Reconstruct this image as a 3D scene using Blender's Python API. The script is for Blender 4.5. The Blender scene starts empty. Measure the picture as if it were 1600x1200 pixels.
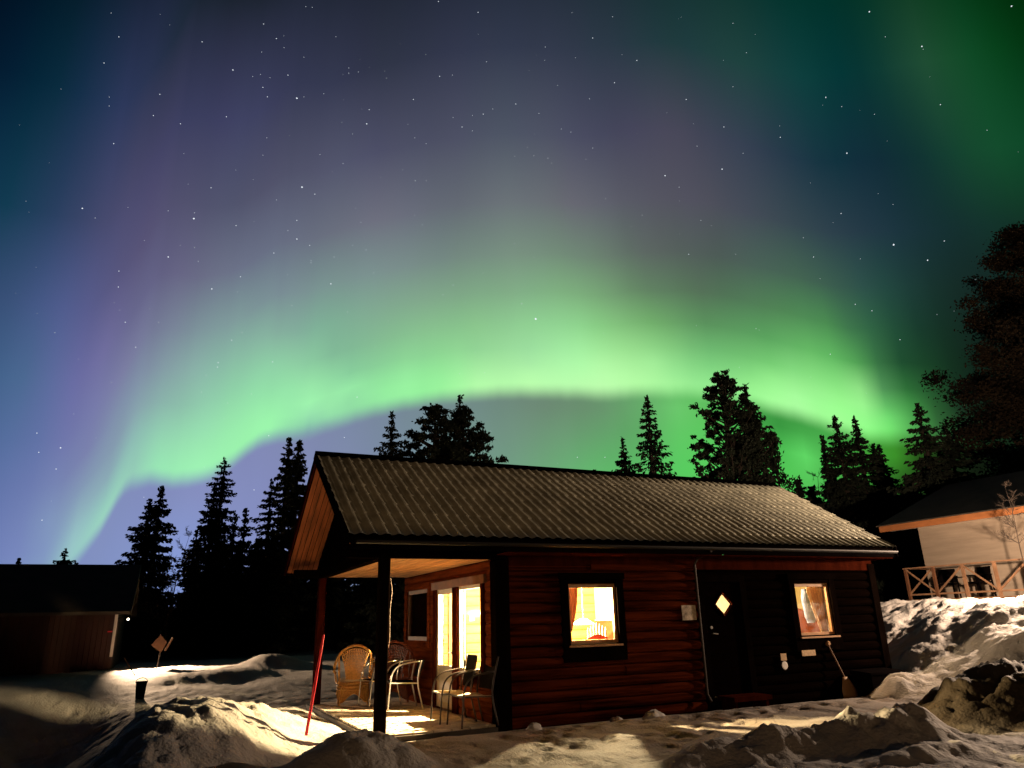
import bpy, math, random
import numpy as np
from mathutils import Vector, Matrix
PI = math.pi
R = math.radians
SC = bpy.context.scene
COL = SC.collection

# ------------------------------------------------------------------ camera
cam_data = bpy.data.cameras.new('camera')
cam = bpy.data.objects.new('camera', cam_data)
COL.objects.link(cam)
cam_data.sensor_width = 36.0
cam_data.lens = 25.10
cam_data.clip_start = 0.1
cam_data.clip_end = 3000
AX = Vector((0.90797, -0.41823, -0.02605))      # camera right
AU = Vector((-0.10911, -0.29598, 0.94894))      # camera up
AF = Vector((0.40459, 0.85877, 0.31437))        # view direction
m3 = Matrix((AX, AU, -AF)).transposed()
cam.matrix_world = Matrix.Translation((0, 0, 1.6)) @ m3.to_4x4()
SC.camera = cam

# ------------------------------------------------------------------ render / exposure
SC.view_settings.view_transform = 'Standard'
SC.view_settings.look = 'None'
SC.view_settings.exposure = 0.0
SC.view_settings.gamma = 1.0
SC.render.engine = 'CYCLES'
SC.cycles.use_denoising = True
SC.cycles.max_bounces = 6
SC.cycles.diffuse_bounces = 3
SC.cycles.transparent_max_bounces = 12
SC.cycles.sample_clamp_indirect = 4.0
SC.cycles.caustics_reflective = False
SC.cycles.caustics_refractive = False

# ------------------------------------------------------------------ the night sky (world)
# Sky colours by bearing (61 stops, -45..45 degrees from HEADING) on rings above and below the
# lower edge of the auroral arc; every ring is a colour ramp, the rings blend with elevation.
SKY_T_UP = [0, 0.7, 1.5, 2.4, 3.6, 5.5, 8, 11, 15, 20, 26, 34, 44]
SKY_T_LOW = [0, -1.2, -3, -6, -12]
SKY_EDGE = [(-48.00, 1.24), (-36.74, 1.24), (-32.80, 1.57), (-31.40, 4.20), (-30.95, 4.91), (-29.90, 6.90), (-29.34, 8.53), (-28.98, 9.43), (-28.51, 9.91), (-27.33, 10.29), (-25.84, 10.11), (-23.32, 10.88), (-21.84, 11.90), (-20.09, 13.53), (-18.89, 13.93), (-17.07, 14.06), (-15.64, 14.67), (-12.58, 15.83), (-9.35, 16.61), (-6.09, 17.26), (-2.71, 17.55), (0.63, 17.64), (4.01, 17.46), (7.30, 17.07), (10.62, 17.09), (14.10, 16.79), (16.66, 16.28), (19.70, 15.24), (22.14, 14.16), (24.25, 13.13), (27.00, 11.84), (48.00, 7.37)]
SKY_UP = [
    [(35, 48, 71), (50, 66, 94), (66, 84, 119), (82, 103, 143), (97, 119, 163), (109, 131, 178), (118, 141, 186), (126, 150, 191), (134, 166, 195), (147, 191, 197), (157, 215, 192), (149, 209, 184), (155, 232, 184), (158, 241, 182), (158, 243, 179), (157, 243, 176), (155, 243, 173), (153, 239, 172), (141, 211, 170), (131, 187, 168), (144, 213, 169), (145, 219, 165), (146, 226, 162), (151, 238, 163), (154, 245, 162), (153, 244, 159), (157, 246, 159), (170, 253, 165), (182, 255, 171), (186, 255, 173), (187, 255, 174), (190, 255, 175), (190, 255, 176), (190, 255, 176), (191, 255, 176), (192, 255, 176), (189, 255, 173), (184, 255, 168), (176, 255, 163), (167, 249, 157), (159, 245, 151), (156, 244, 148), (160, 249, 150), (166, 255, 155), (173, 255, 160), (173, 255, 161), (166, 255, 153), (160, 255, 148), (145, 255, 136), (116, 224, 111), (82, 162, 81), (57, 110, 58), (40, 75, 43), (29, 56, 33), (24, 46, 28), (23, 44, 27), (21, 43, 26), (19, 39, 24), (16, 35, 22), (13, 30, 20), (10, 25, 17)],
    [(37, 50, 73), (51, 68, 96), (67, 86, 121), (83, 104, 145), (98, 120, 164), (110, 132, 179), (118, 141, 186), (126, 150, 191), (134, 165, 195), (149, 196, 196), (153, 210, 190), (148, 204, 183), (154, 232, 182), (156, 239, 180), (157, 241, 178), (156, 242, 175), (155, 244, 172), (156, 246, 172), (147, 224, 170), (139, 204, 169), (148, 223, 169), (144, 219, 163), (146, 227, 161), (151, 239, 162), (154, 245, 162), (150, 241, 157), (155, 244, 157), (167, 250, 163), (181, 254, 170), (182, 253, 171), (183, 253, 172), (187, 255, 173), (186, 255, 174), (186, 255, 174), (188, 255, 174), (190, 255, 174), (186, 255, 170), (181, 254, 165), (173, 249, 160), (162, 242, 152), (152, 236, 146), (148, 235, 142), (152, 240, 144), (159, 249, 149), (168, 255, 156), (172, 255, 160), (163, 255, 151), (160, 255, 147), (147, 254, 138), (117, 228, 113), (80, 163, 80), (53, 104, 55), (35, 67, 39), (25, 48, 29), (20, 39, 24), (20, 39, 24), (19, 39, 24), (17, 36, 22), (15, 33, 21), (12, 29, 19), (10, 24, 17)],
    [(37, 51, 74), (52, 68, 98), (67, 86, 123), (83, 103, 145), (97, 118, 165), (108, 129, 178), (116, 137, 186), (124, 146, 191), (133, 161, 195), (150, 195, 196), (148, 202, 188), (146, 200, 181), (152, 227, 181), (155, 235, 179), (155, 237, 176), (155, 240, 174), (155, 242, 172), (155, 244, 171), (153, 237, 171), (151, 227, 172), (153, 232, 169), (146, 223, 163), (148, 231, 162), (150, 239, 160), (154, 244, 162), (150, 239, 156), (152, 240, 156), (162, 244, 160), (172, 244, 165), (175, 244, 167), (176, 245, 168), (180, 249, 170), (180, 250, 171), (181, 253, 172), (183, 255, 172), (186, 255, 172), (182, 253, 167), (175, 247, 161), (168, 243, 156), (154, 233, 147), (143, 225, 139), (138, 223, 135), (141, 227, 136), (150, 238, 141), (160, 249, 149), (168, 254, 157), (160, 253, 149), (157, 255, 145), (149, 249, 139), (114, 220, 112), (76, 161, 78), (48, 98, 52), (30, 57, 34), (21, 41, 26), (15, 31, 20), (16, 33, 22), (17, 35, 22), (15, 33, 21), (14, 31, 20), (11, 28, 18), (9, 24, 17)],
    [(38, 51, 76), (52, 68, 100), (67, 86, 124), (82, 102, 146), (95, 116, 164), (106, 126, 177), (114, 133, 185), (122, 140, 191), (131, 155, 194), (147, 189, 194), (143, 188, 185), (144, 196, 180), (150, 219, 179), (153, 228, 178), (153, 231, 175), (153, 236, 173), (153, 238, 171), (152, 236, 170), (153, 236, 171), (158, 242, 173), (153, 233, 168), (151, 233, 166), (145, 226, 159), (146, 229, 157), (150, 235, 159), (146, 230, 153), (148, 230, 152), (155, 233, 156), (161, 231, 158), (164, 232, 160), (166, 233, 162), (167, 234, 164), (171, 241, 166), (174, 247, 169), (176, 251, 169), (179, 250, 167), (173, 243, 160), (165, 237, 153), (161, 235, 151), (145, 221, 139), (132, 211, 130), (125, 207, 125), (128, 211, 126), (134, 220, 129), (148, 236, 139), (154, 240, 144), (153, 242, 143), (152, 245, 140), (154, 245, 142), (99, 188, 100), (67, 147, 71), (43, 92, 48), (24, 46, 30), (17, 35, 23), (12, 26, 18), (14, 28, 19), (14, 31, 20), (14, 31, 20), (12, 29, 19), (10, 27, 18), (8, 23, 16)],
    [(38, 52, 78), (52, 68, 101), (66, 85, 125), (80, 100, 146), (93, 113, 163), (103, 122, 175), (111, 127, 182), (119, 135, 188), (129, 150, 193), (141, 175, 188), (138, 169, 181), (141, 188, 178), (146, 206, 177), (149, 217, 176), (150, 222, 175), (151, 228, 172), (149, 228, 170), (147, 224, 168), (150, 229, 169), (152, 230, 168), (145, 219, 163), (136, 206, 156), (136, 205, 152), (139, 210, 152), (142, 215, 151), (140, 212, 148), (142, 214, 147), (146, 216, 149), (146, 212, 149), (151, 216, 152), (154, 219, 155), (155, 221, 157), (159, 228, 159), (162, 235, 161), (164, 238, 160), (162, 234, 154), (156, 226, 146), (149, 218, 139), (141, 211, 133), (130, 200, 124), (118, 189, 117), (110, 184, 112), (111, 188, 112), (113, 193, 112), (118, 203, 115), (130, 216, 125), (134, 222, 127), (133, 223, 125), (143, 225, 132), (80, 147, 86), (47, 111, 56), (36, 83, 44), (22, 47, 30), (16, 32, 23), (12, 25, 19), (12, 25, 19), (12, 27, 19), (12, 28, 19), (11, 27, 18), (9, 26, 17), (8, 23, 16)],
    [(38, 53, 81), (51, 68, 104), (65, 83, 125), (77, 97, 145), (89, 108, 160), (98, 116, 171), (106, 122, 176), (115, 131, 182), (128, 149, 188), (130, 151, 180), (133, 155, 176), (136, 166, 172), (139, 182, 171), (142, 195, 171), (144, 205, 171), (144, 211, 169), (144, 212, 168), (143, 208, 166), (142, 206, 163), (138, 201, 159), (130, 187, 152), (129, 185, 149), (131, 186, 147), (134, 190, 146), (135, 193, 145), (136, 194, 143), (136, 194, 142), (137, 196, 142), (139, 198, 141), (140, 199, 143), (142, 202, 145), (144, 207, 146), (145, 210, 147), (145, 212, 146), (143, 212, 142), (137, 205, 133), (131, 194, 125), (123, 183, 117), (114, 174, 108), (107, 164, 103), (99, 154, 99), (91, 146, 93), (92, 152, 95), (92, 157, 95), (91, 163, 94), (98, 175, 99), (102, 185, 101), (97, 182, 97), (84, 163, 86), (56, 114, 67), (32, 78, 48), (26, 65, 39), (20, 48, 31), (16, 34, 25), (15, 29, 23), (13, 26, 21), (12, 26, 19), (11, 26, 18), (9, 26, 18), (8, 25, 16), (7, 23, 15)],
    [(38, 53, 84), (49, 68, 105), (61, 81, 125), (72, 94, 142), (82, 103, 155), (90, 110, 163), (98, 116, 168), (107, 122, 174), (118, 132, 178), (122, 129, 173), (129, 146, 172), (128, 144, 164), (133, 160, 165), (138, 177, 168), (137, 184, 166), (138, 189, 165), (137, 185, 163), (133, 174, 158), (130, 173, 155), (128, 178, 153), (127, 175, 150), (127, 171, 147), (128, 169, 145), (129, 169, 143), (129, 169, 141), (129, 168, 139), (128, 167, 137), (128, 168, 136), (128, 170, 135), (128, 171, 134), (129, 172, 134), (129, 175, 134), (129, 177, 132), (128, 177, 129), (125, 174, 125), (120, 167, 119), (113, 155, 112), (105, 141, 105), (98, 131, 99), (93, 125, 95), (89, 119, 91), (85, 113, 88), (82, 116, 87), (81, 121, 87), (81, 127, 86), (80, 133, 85), (79, 139, 85), (75, 139, 81), (63, 119, 76), (49, 100, 68), (35, 78, 56), (25, 59, 44), (21, 48, 36), (19, 39, 31), (17, 33, 27), (15, 30, 25), (13, 28, 22), (11, 28, 21), (9, 28, 19), (7, 26, 17), (6, 24, 15)],
    [(36, 54, 85), (46, 67, 104), (56, 79, 121), (65, 90, 136), (73, 99, 146), (79, 105, 152), (87, 110, 158), (97, 114, 165), (111, 118, 170), (118, 122, 169), (124, 127, 164), (115, 121, 149), (120, 132, 151), (125, 147, 155), (127, 154, 156), (128, 156, 156), (124, 147, 152), (121, 140, 148), (122, 144, 147), (123, 149, 147), (123, 148, 145), (122, 145, 143), (122, 144, 142), (122, 142, 140), (120, 140, 137), (118, 138, 133), (116, 136, 131), (117, 138, 129), (118, 140, 129), (119, 142, 129), (120, 144, 128), (120, 144, 127), (118, 143, 125), (116, 141, 122), (112, 136, 118), (108, 131, 113), (103, 122, 108), (97, 112, 103), (93, 104, 99), (89, 99, 95), (85, 96, 92), (81, 93, 89), (78, 92, 87), (76, 94, 87), (73, 97, 86), (71, 99, 85), (68, 100, 82), (63, 96, 80), (56, 90, 77), (46, 81, 74), (36, 72, 65), (29, 60, 55), (24, 50, 45), (21, 43, 38), (20, 38, 34), (18, 36, 31), (16, 35, 28), (13, 35, 26), (10, 34, 23), (8, 31, 20), (5, 28, 17)],
    [(31, 52, 84), (39, 64, 100), (48, 75, 114), (55, 85, 125), (62, 93, 134), (68, 99, 140), (76, 105, 146), (91, 107, 156), (105, 108, 162), (111, 109, 157), (104, 104, 142), (98, 96, 130), (102, 101, 131), (106, 109, 134), (108, 114, 136), (107, 114, 136), (104, 111, 132), (102, 108, 128), (104, 110, 128), (106, 112, 128), (107, 112, 127), (108, 112, 127), (109, 111, 126), (107, 110, 124), (104, 108, 122), (102, 107, 119), (100, 106, 117), (100, 106, 116), (102, 109, 117), (105, 112, 119), (106, 114, 119), (106, 113, 119), (105, 111, 117), (104, 108, 115), (103, 104, 114), (99, 101, 111), (94, 96, 107), (90, 91, 103), (87, 88, 100), (85, 85, 97), (83, 83, 95), (81, 81, 94), (79, 80, 92), (73, 77, 89), (68, 75, 87), (63, 74, 84), (57, 72, 81), (51, 69, 78), (46, 65, 76), (40, 60, 72), (34, 56, 68), (28, 52, 62), (24, 49, 55), (21, 47, 49), (20, 48, 45), (19, 50, 42), (18, 50, 38), (15, 50, 35), (12, 47, 30), (8, 43, 25), (5, 37, 20)],
    [(23, 48, 77), (29, 56, 89), (35, 64, 99), (43, 71, 107), (51, 76, 114), (59, 82, 122), (69, 88, 133), (80, 92, 141), (88, 92, 140), (88, 87, 127), (88, 84, 119), (81, 80, 110), (81, 81, 109), (82, 84, 110), (81, 84, 109), (82, 84, 108), (81, 82, 106), (79, 81, 104), (81, 83, 106), (83, 85, 108), (82, 85, 108), (80, 82, 106), (77, 79, 103), (77, 79, 101), (76, 79, 100), (76, 79, 100), (76, 79, 99), (77, 80, 100), (77, 82, 100), (78, 84, 101), (78, 85, 101), (78, 84, 101), (78, 83, 100), (77, 81, 99), (75, 78, 98), (73, 75, 96), (70, 72, 93), (69, 70, 91), (70, 70, 91), (71, 71, 90), (73, 72, 90), (71, 71, 88), (66, 69, 86), (61, 67, 84), (56, 65, 82), (50, 62, 79), (42, 59, 75), (33, 56, 71), (24, 53, 66), (18, 50, 62), (18, 46, 59), (17, 44, 55), (16, 47, 52), (17, 52, 49), (20, 62, 48), (21, 71, 46), (19, 75, 44), (15, 71, 40), (11, 64, 34), (7, 56, 27), (4, 47, 21)],
    [(9, 37, 63), (11, 43, 69), (12, 48, 74), (15, 53, 77), (18, 58, 80), (31, 61, 89), (43, 64, 97), (57, 69, 104), (70, 74, 110), (73, 73, 107), (69, 69, 103), (58, 61, 93), (59, 62, 94), (62, 64, 97), (63, 66, 98), (62, 65, 96), (57, 60, 88), (53, 57, 82), (53, 57, 81), (53, 57, 80), (51, 55, 77), (49, 53, 73), (48, 53, 71), (48, 53, 71), (48, 53, 72), (49, 54, 73), (49, 54, 74), (50, 55, 75), (50, 56, 76), (51, 57, 76), (50, 57, 76), (50, 57, 76), (50, 57, 75), (50, 57, 75), (49, 57, 74), (48, 57, 73), (45, 57, 71), (43, 56, 69), (40, 56, 67), (37, 57, 65), (34, 58, 64), (32, 59, 62), (31, 60, 63), (31, 62, 62), (31, 64, 62), (30, 65, 62), (26, 64, 62), (20, 63, 62), (14, 62, 61), (9, 58, 57), (5, 54, 54), (8, 53, 51), (15, 58, 50), (25, 68, 51), (31, 76, 51), (24, 75, 44), (15, 72, 37), (8, 64, 27), (4, 54, 19), (1, 47, 13), (0, 41, 9)],
    [(0, 17, 37), (1, 20, 41), (3, 25, 45), (4, 30, 51), (5, 37, 56), (10, 43, 62), (21, 47, 73), (34, 52, 82), (45, 56, 90), (41, 51, 79), (33, 44, 63), (24, 34, 45), (25, 34, 45), (28, 35, 47), (28, 35, 47), (27, 34, 45), (24, 32, 42), (22, 30, 39), (22, 30, 40), (22, 30, 40), (21, 29, 39), (20, 28, 38), (19, 27, 37), (18, 27, 37), (17, 26, 37), (17, 26, 36), (16, 26, 36), (16, 26, 36), (15, 26, 36), (15, 26, 36), (15, 27, 36), (15, 27, 36), (14, 28, 36), (14, 29, 36), (14, 30, 37), (13, 31, 37), (12, 31, 36), (11, 31, 34), (9, 31, 34), (8, 32, 33), (7, 32, 32), (6, 33, 32), (5, 35, 32), (5, 36, 32), (4, 38, 33), (3, 40, 33), (2, 42, 34), (1, 43, 34), (0, 44, 33), (0, 45, 33), (0, 47, 33), (0, 47, 31), (0, 46, 28), (1, 45, 24), (0, 42, 19), (0, 39, 14), (0, 35, 10), (0, 31, 6), (0, 27, 2), (0, 24, 0), (0, 21, 0)],
    [(0, 1, 11), (0, 2, 12), (0, 4, 13), (0, 7, 15), (1, 10, 18), (3, 13, 21), (5, 17, 24), (8, 20, 27), (11, 22, 30), (7, 16, 23), (3, 11, 17), (0, 6, 12), (0, 7, 13), (1, 8, 14), (1, 8, 14), (0, 7, 13), (0, 6, 12), (0, 6, 12), (0, 6, 12), (0, 6, 12), (0, 6, 11), (0, 6, 11), (0, 6, 11), (0, 6, 11), (0, 6, 11), (0, 6, 11), (0, 6, 11), (0, 6, 11), (0, 6, 11), (0, 6, 11), (0, 6, 11), (0, 6, 11), (0, 6, 11), (0, 6, 11), (0, 6, 11), (0, 6, 11), (0, 6, 11), (0, 6, 11), (0, 6, 11), (0, 6, 11), (0, 6, 11), (0, 7, 11), (0, 7, 11), (0, 7, 11), (0, 8, 11), (0, 8, 11), (0, 9, 11), (0, 9, 11), (0, 10, 10), (0, 10, 10), (0, 12, 10), (0, 12, 10), (0, 12, 9), (0, 12, 9), (0, 11, 8), (0, 11, 7), (0, 10, 7), (0, 9, 7), (0, 8, 7), (0, 7, 7), (0, 7, 7)],
]
SKY_LOW = [
    [(50, 58, 84), (67, 77, 110), (84, 95, 136), (99, 112, 159), (111, 125, 177), (118, 133, 188), (120, 136, 191), (121, 137, 192), (123, 139, 193), (126, 141, 191), (128, 142, 189), (129, 140, 186), (130, 140, 187), (131, 140, 188), (131, 140, 187), (131, 139, 186), (129, 138, 182), (128, 136, 179), (127, 136, 176), (126, 136, 172), (124, 135, 168), (122, 135, 164), (121, 136, 159), (120, 136, 155), (118, 136, 150), (117, 137, 145), (115, 137, 141), (114, 137, 136), (113, 137, 132), (112, 137, 127), (111, 136, 123), (109, 135, 119), (108, 136, 115), (107, 139, 113), (106, 143, 111), (105, 149, 109), (103, 157, 107), (103, 167, 106), (104, 178, 105), (104, 188, 104), (99, 188, 99), (90, 181, 90), (80, 172, 82), (69, 158, 72), (60, 147, 64), (61, 150, 65), (67, 160, 69), (64, 154, 63), (64, 151, 54), (61, 143, 44), (44, 96, 29), (29, 55, 20), (21, 37, 15), (15, 27, 12), (11, 23, 10), (11, 21, 10), (10, 20, 10), (9, 18, 10), (9, 17, 10), (7, 15, 10), (6, 13, 11)],
    [(47, 55, 80), (64, 73, 106), (82, 93, 132), (97, 110, 156), (110, 123, 175), (117, 132, 187), (120, 136, 191), (121, 137, 192), (122, 139, 193), (125, 142, 193), (129, 143, 190), (129, 141, 188), (130, 141, 189), (131, 142, 190), (132, 141, 189), (131, 140, 188), (130, 138, 185), (129, 137, 181), (128, 137, 178), (127, 136, 174), (125, 136, 170), (123, 136, 166), (122, 136, 161), (120, 137, 157), (119, 138, 151), (117, 138, 147), (116, 139, 142), (115, 139, 138), (113, 139, 133), (112, 139, 128), (111, 139, 124), (110, 138, 119), (108, 138, 115), (107, 142, 113), (106, 145, 111), (104, 150, 109), (102, 159, 106), (101, 170, 105), (104, 184, 106), (107, 199, 108), (99, 195, 99), (90, 187, 90), (79, 176, 81), (67, 160, 72), (58, 150, 64), (70, 168, 74), (74, 173, 77), (64, 156, 63), (65, 155, 53), (58, 140, 40), (35, 69, 23), (23, 39, 17), (17, 28, 14), (12, 22, 11), (10, 19, 10), (10, 19, 10), (9, 18, 10), (9, 17, 10), (8, 15, 10), (7, 14, 10), (6, 12, 11)],
    [(43, 50, 74), (60, 69, 99), (77, 88, 126), (94, 106, 151), (107, 121, 171), (116, 131, 185), (120, 136, 191), (121, 137, 192), (122, 138, 192), (125, 142, 194), (128, 144, 192), (130, 143, 192), (131, 144, 194), (132, 146, 198), (132, 145, 196), (132, 142, 192), (131, 140, 188), (130, 138, 185), (129, 137, 182), (128, 137, 178), (126, 137, 173), (125, 137, 169), (123, 137, 165), (122, 139, 160), (120, 140, 155), (118, 141, 149), (117, 143, 145), (116, 144, 140), (115, 144, 136), (114, 145, 131), (113, 146, 127), (111, 147, 122), (109, 150, 118), (107, 153, 115), (104, 157, 111), (101, 162, 108), (97, 165, 103), (95, 170, 100), (98, 187, 102), (98, 199, 101), (94, 200, 97), (88, 195, 90), (80, 187, 84), (74, 180, 79), (78, 189, 83), (97, 216, 101), (80, 185, 81), (67, 159, 62), (57, 134, 46), (40, 86, 29), (27, 47, 20), (20, 32, 16), (15, 24, 14), (12, 20, 12), (10, 18, 11), (10, 17, 11), (9, 16, 10), (8, 15, 10), (7, 14, 10), (6, 12, 11), (5, 11, 11)],
    [(36, 43, 63), (52, 61, 88), (70, 80, 115), (88, 99, 141), (103, 116, 164), (113, 128, 181), (119, 135, 190), (121, 136, 192), (122, 138, 192), (124, 141, 193), (127, 144, 196), (130, 147, 196), (132, 151, 205), (134, 155, 214), (134, 153, 212), (133, 147, 203), (132, 143, 194), (131, 140, 189), (129, 139, 185), (128, 138, 181), (127, 137, 177), (126, 137, 173), (125, 138, 169), (124, 140, 165), (121, 142, 159), (119, 145, 153), (116, 148, 147), (115, 150, 143), (115, 152, 139), (115, 155, 134), (113, 157, 129), (111, 162, 124), (108, 167, 119), (104, 173, 115), (101, 180, 111), (97, 183, 106), (94, 183, 102), (91, 187, 99), (90, 196, 97), (88, 203, 95), (89, 205, 94), (89, 206, 94), (87, 205, 92), (86, 203, 89), (85, 202, 87), (79, 185, 80), (69, 157, 67), (56, 127, 53), (44, 94, 39), (34, 65, 29), (26, 46, 24), (21, 35, 20), (17, 28, 17), (14, 23, 15), (12, 20, 14), (11, 18, 13), (9, 16, 12), (8, 14, 12), (7, 13, 11), (6, 11, 11), (5, 10, 11)],
    [(24, 29, 45), (38, 45, 66), (55, 63, 92), (73, 83, 120), (91, 103, 146), (105, 119, 169), (115, 130, 184), (120, 136, 191), (121, 137, 192), (123, 139, 193), (126, 143, 194), (128, 147, 198), (130, 150, 204), (132, 153, 211), (132, 154, 214), (132, 151, 209), (130, 147, 201), (129, 143, 193), (127, 141, 188), (126, 139, 183), (124, 138, 178), (123, 138, 174), (121, 137, 170), (119, 137, 165), (118, 139, 160), (116, 143, 155), (114, 146, 149), (112, 150, 143), (110, 153, 138), (108, 157, 132), (105, 160, 126), (102, 163, 119), (99, 167, 113), (96, 169, 106), (93, 172, 103), (91, 174, 101), (88, 176, 98), (86, 178, 96), (84, 177, 93), (82, 176, 90), (79, 171, 87), (76, 164, 83), (71, 152, 77), (67, 143, 72), (62, 133, 67), (57, 119, 60), (50, 103, 53), (43, 87, 46), (37, 72, 39), (31, 58, 33), (25, 45, 27), (20, 35, 23), (17, 29, 19), (14, 24, 17), (12, 20, 15), (10, 18, 14), (9, 15, 13), (7, 13, 12), (6, 11, 12), (5, 10, 12), (4, 8, 12)],
]
STARS = [(-35.00,40.82,1),(-34.15,39.61,2),(-34.83,37.75,2),(-30.52,36.95,2),(-34.05,35.80,1),(-33.94,35.25,1),(-30.74,35.49,2),(-28.67,35.44,2),(-33.18,32.97,2),(-27.89,41.01,2),(-22.97,43.20,2),(-21.73,42.50,2),(-20.98,42.05,1),(-22.88,41.42,1),(-25.12,39.81,3),(-19.15,41.72,1),(-22.79,39.97,1),(-23.42,39.72,1),(-21.95,39.91,1),(-20.42,40.34,2),(-22.47,39.18,2),(-22.01,38.62,2),(-19.47,38.94,4),(-18.86,39.12,1),(-25.19,36.67,2),(-17.12,39.58,1),(-16.36,43.44,1),(-19.35,44.92,1),(-18.75,44.97,1),(-14.99,41.56,1),(-14.96,41.22,1),(-14.08,41.40,1),(-12.90,38.95,2),(-13.07,37.95,3),(-15.35,37.81,1),(-14.31,37.12,1),(-8.78,39.96,2),(-11.40,41.22,1),(-7.68,43.04,1),(-6.28,41.65,2),(-5.03,41.77,1),(-2.42,45.90,2),(-1.66,42.70,1),(-2.06,39.12,2),(-3.12,39.03,1),(-4.11,38.20,2),(-3.13,37.94,1),(-4.96,38.86,1),(-8.58,37.28,1),(-7.50,36.92,1),(-8.45,34.18,2),(-7.45,34.22,1),(-18.42,32.84,4),(-25.71,31.64,2),(-21.90,34.62,1),(-21.72,35.86,1),(-17.09,35.35,1),(-15.02,34.95,1),(-1.13,39.47,1),(-6.46,46.49,2),(4.25,43.50,1),(4.12,42.62,1),(8.99,43.73,2),(7.16,42.59,1),(11.11,44.87,1),(13.04,41.78,2),(5.25,40.87,1),(10.73,40.56,2),(8.24,39.71,1),(1.12,39.78,2),(3.31,39.03,1),(17.14,38.50,2),(22.17,42.59,1),(22.92,40.50,1),(21.34,38.57,1),(20.08,36.04,2),(24.53,34.35,2),(17.58,35.14,1),(19.43,33.15,3),(14.50,33.48,3),(15.61,32.47,1),(21.35,33.92,1),(29.29,32.01,3),(28.57,36.04,2),(29.61,35.13,1),(36.07,36.95,3),(33.09,40.24,3),(42.14,36.94,3),(33.79,38.40,1),(36.29,33.07,2),(38.67,30.49,1),(28.58,36.08,1),(31.81,33.94,1),(5.38,37.82,1),(6.27,37.53,1),(8.21,36.22,1),(2.65,36.04,1),(3.96,35.79,1),(-34.46,28.26,3),(-33.53,27.84,1),(-28.65,29.43,1),(-26.71,29.26,4),(-26.72,29.67,1),(-23.46,29.32,2),(-28.18,26.24,3),(-26.39,27.25,1),(-25.98,26.30,1),(-31.39,24.62,2),(-31.26,23.52,2),(-24.75,24.48,3),(-22.70,25.67,2),(-20.28,27.75,2),(-18.63,30.38,2),(-18.51,29.01,3),(-17.42,28.66,2),(-17.22,27.52,1),(-17.21,27.38,1),(-15.46,25.93,3),(-19.30,29.54,1),(-20.45,31.64,1),(-17.29,32.47,2),(-13.19,30.78,1),(-13.81,29.00,1),(-12.64,28.74,1),(-15.33,27.99,1),(-11.90,27.03,1),(-8.44,31.60,1),(-7.74,30.91,1),(-5.86,25.56,1),(-4.97,26.32,1),(-10.50,23.36,1),(-13.96,23.87,1),(-18.51,23.99,1),(-22.17,21.57,1),(-22.87,20.91,2),(-19.65,19.59,2),(-23.69,18.81,2),(-24.45,18.12,1),(-30.44,21.17,2),(-28.21,21.52,1),(-29.51,19.53,2),(-34.71,19.69,1),(-30.73,16.85,1),(9.03,32.42,1),(17.11,29.77,1),(12.14,30.84,1),(0.58,29.52,1),(15.76,27.40,2),(19.56,26.81,1),(25.46,25.49,2),(28.02,28.07,2),(31.16,25.03,4),(31.70,27.73,1),(34.41,24.40,2),(33.10,23.42,3),(35.70,21.37,2),(27.77,21.52,2),(28.81,20.83,2),(30.25,18.44,2),(25.42,18.28,2),(20.33,21.03,1),(2.22,23.53,5),(1.04,24.79,2),(28.73,24.62,1),(24.96,27.01,1),(32.16,14.98,1),(-34.65,12.87,2),(-33.14,12.04,3),(-34.34,11.62,2),(-33.18,10.61,2),(-33.46,7.21,2),(-24.63,16.86,1),(-23.68,19.15,2),(-22.68,16.23,1),(-19.47,13.99,2),(-20.20,9.89,2),(-21.02,17.04,1),(-27.59,9.06,1),(-12.85,17.27,2),(-13.71,14.09,2),(5.16,12.35,2),(7.38,12.24,2),(-4.43,19.31,1),(-2.31,19.34,1),(3.61,11.55,1)]
HEADING = 0.44028

def lin(c):
    c = c / 255.0
    return c / 12.92 if c <= 0.04045 else ((c + 0.055) / 1.055) ** 2.4

world = bpy.data.worlds.new('World')
SC.world = world
world.use_nodes = True
wt = world.node_tree
wt.nodes.clear()
def wn(kind, **kw):
    n = wt.nodes.new(kind)
    for k, v in kw.items(): setattr(n, k, v)
    return n
def wmath(op, a, b=None, c=None, clamp=False):
    n = wn('ShaderNodeMath', operation=op, use_clamp=clamp)
    for i, v in enumerate((a, b, c)):
        if v is None: continue
        if isinstance(v, (int, float)): n.inputs[i].default_value = v
        else: wt.links.new(v, n.inputs[i])
    return n.outputs[0]
def wramp(fac, stops, interp='LINEAR'):
    n = wn('ShaderNodeValToRGB')
    cr = n.color_ramp
    cr.interpolation = interp
    while len(cr.elements) > 1: cr.elements.remove(cr.elements[-1])
    for i, (p, c) in enumerate(stops):
        e = cr.elements[0] if i == 0 else cr.elements.new(p)
        e.position = p
        e.color = (*c, 1)
    wt.links.new(fac, n.inputs[0])
    return n.outputs[0]
tc = wn('ShaderNodeTexCoord')
sep = wn('ShaderNodeSeparateXYZ')
wt.links.new(tc.outputs['Generated'], sep.inputs[0])
dx, dy, dz = sep.outputs
fwd = wmath('ADD', wmath('MULTIPLY', dx, math.sin(HEADING)), wmath('MULTIPLY', dy, math.cos(HEADING)))
sid = wmath('SUBTRACT', wmath('MULTIPLY', dx, math.cos(HEADING)), wmath('MULTIPLY', dy, math.sin(HEADING)))
az = wmath('MULTIPLY', wmath('ARCTAN2', sid, fwd), 180 / PI)
el = wmath('MULTIPLY', wmath('ARCSINE', dz), 180 / PI)
azn = wmath('MULTIPLY_ADD', az, 1 / 96.0, 0.5, clamp=True)
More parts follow.
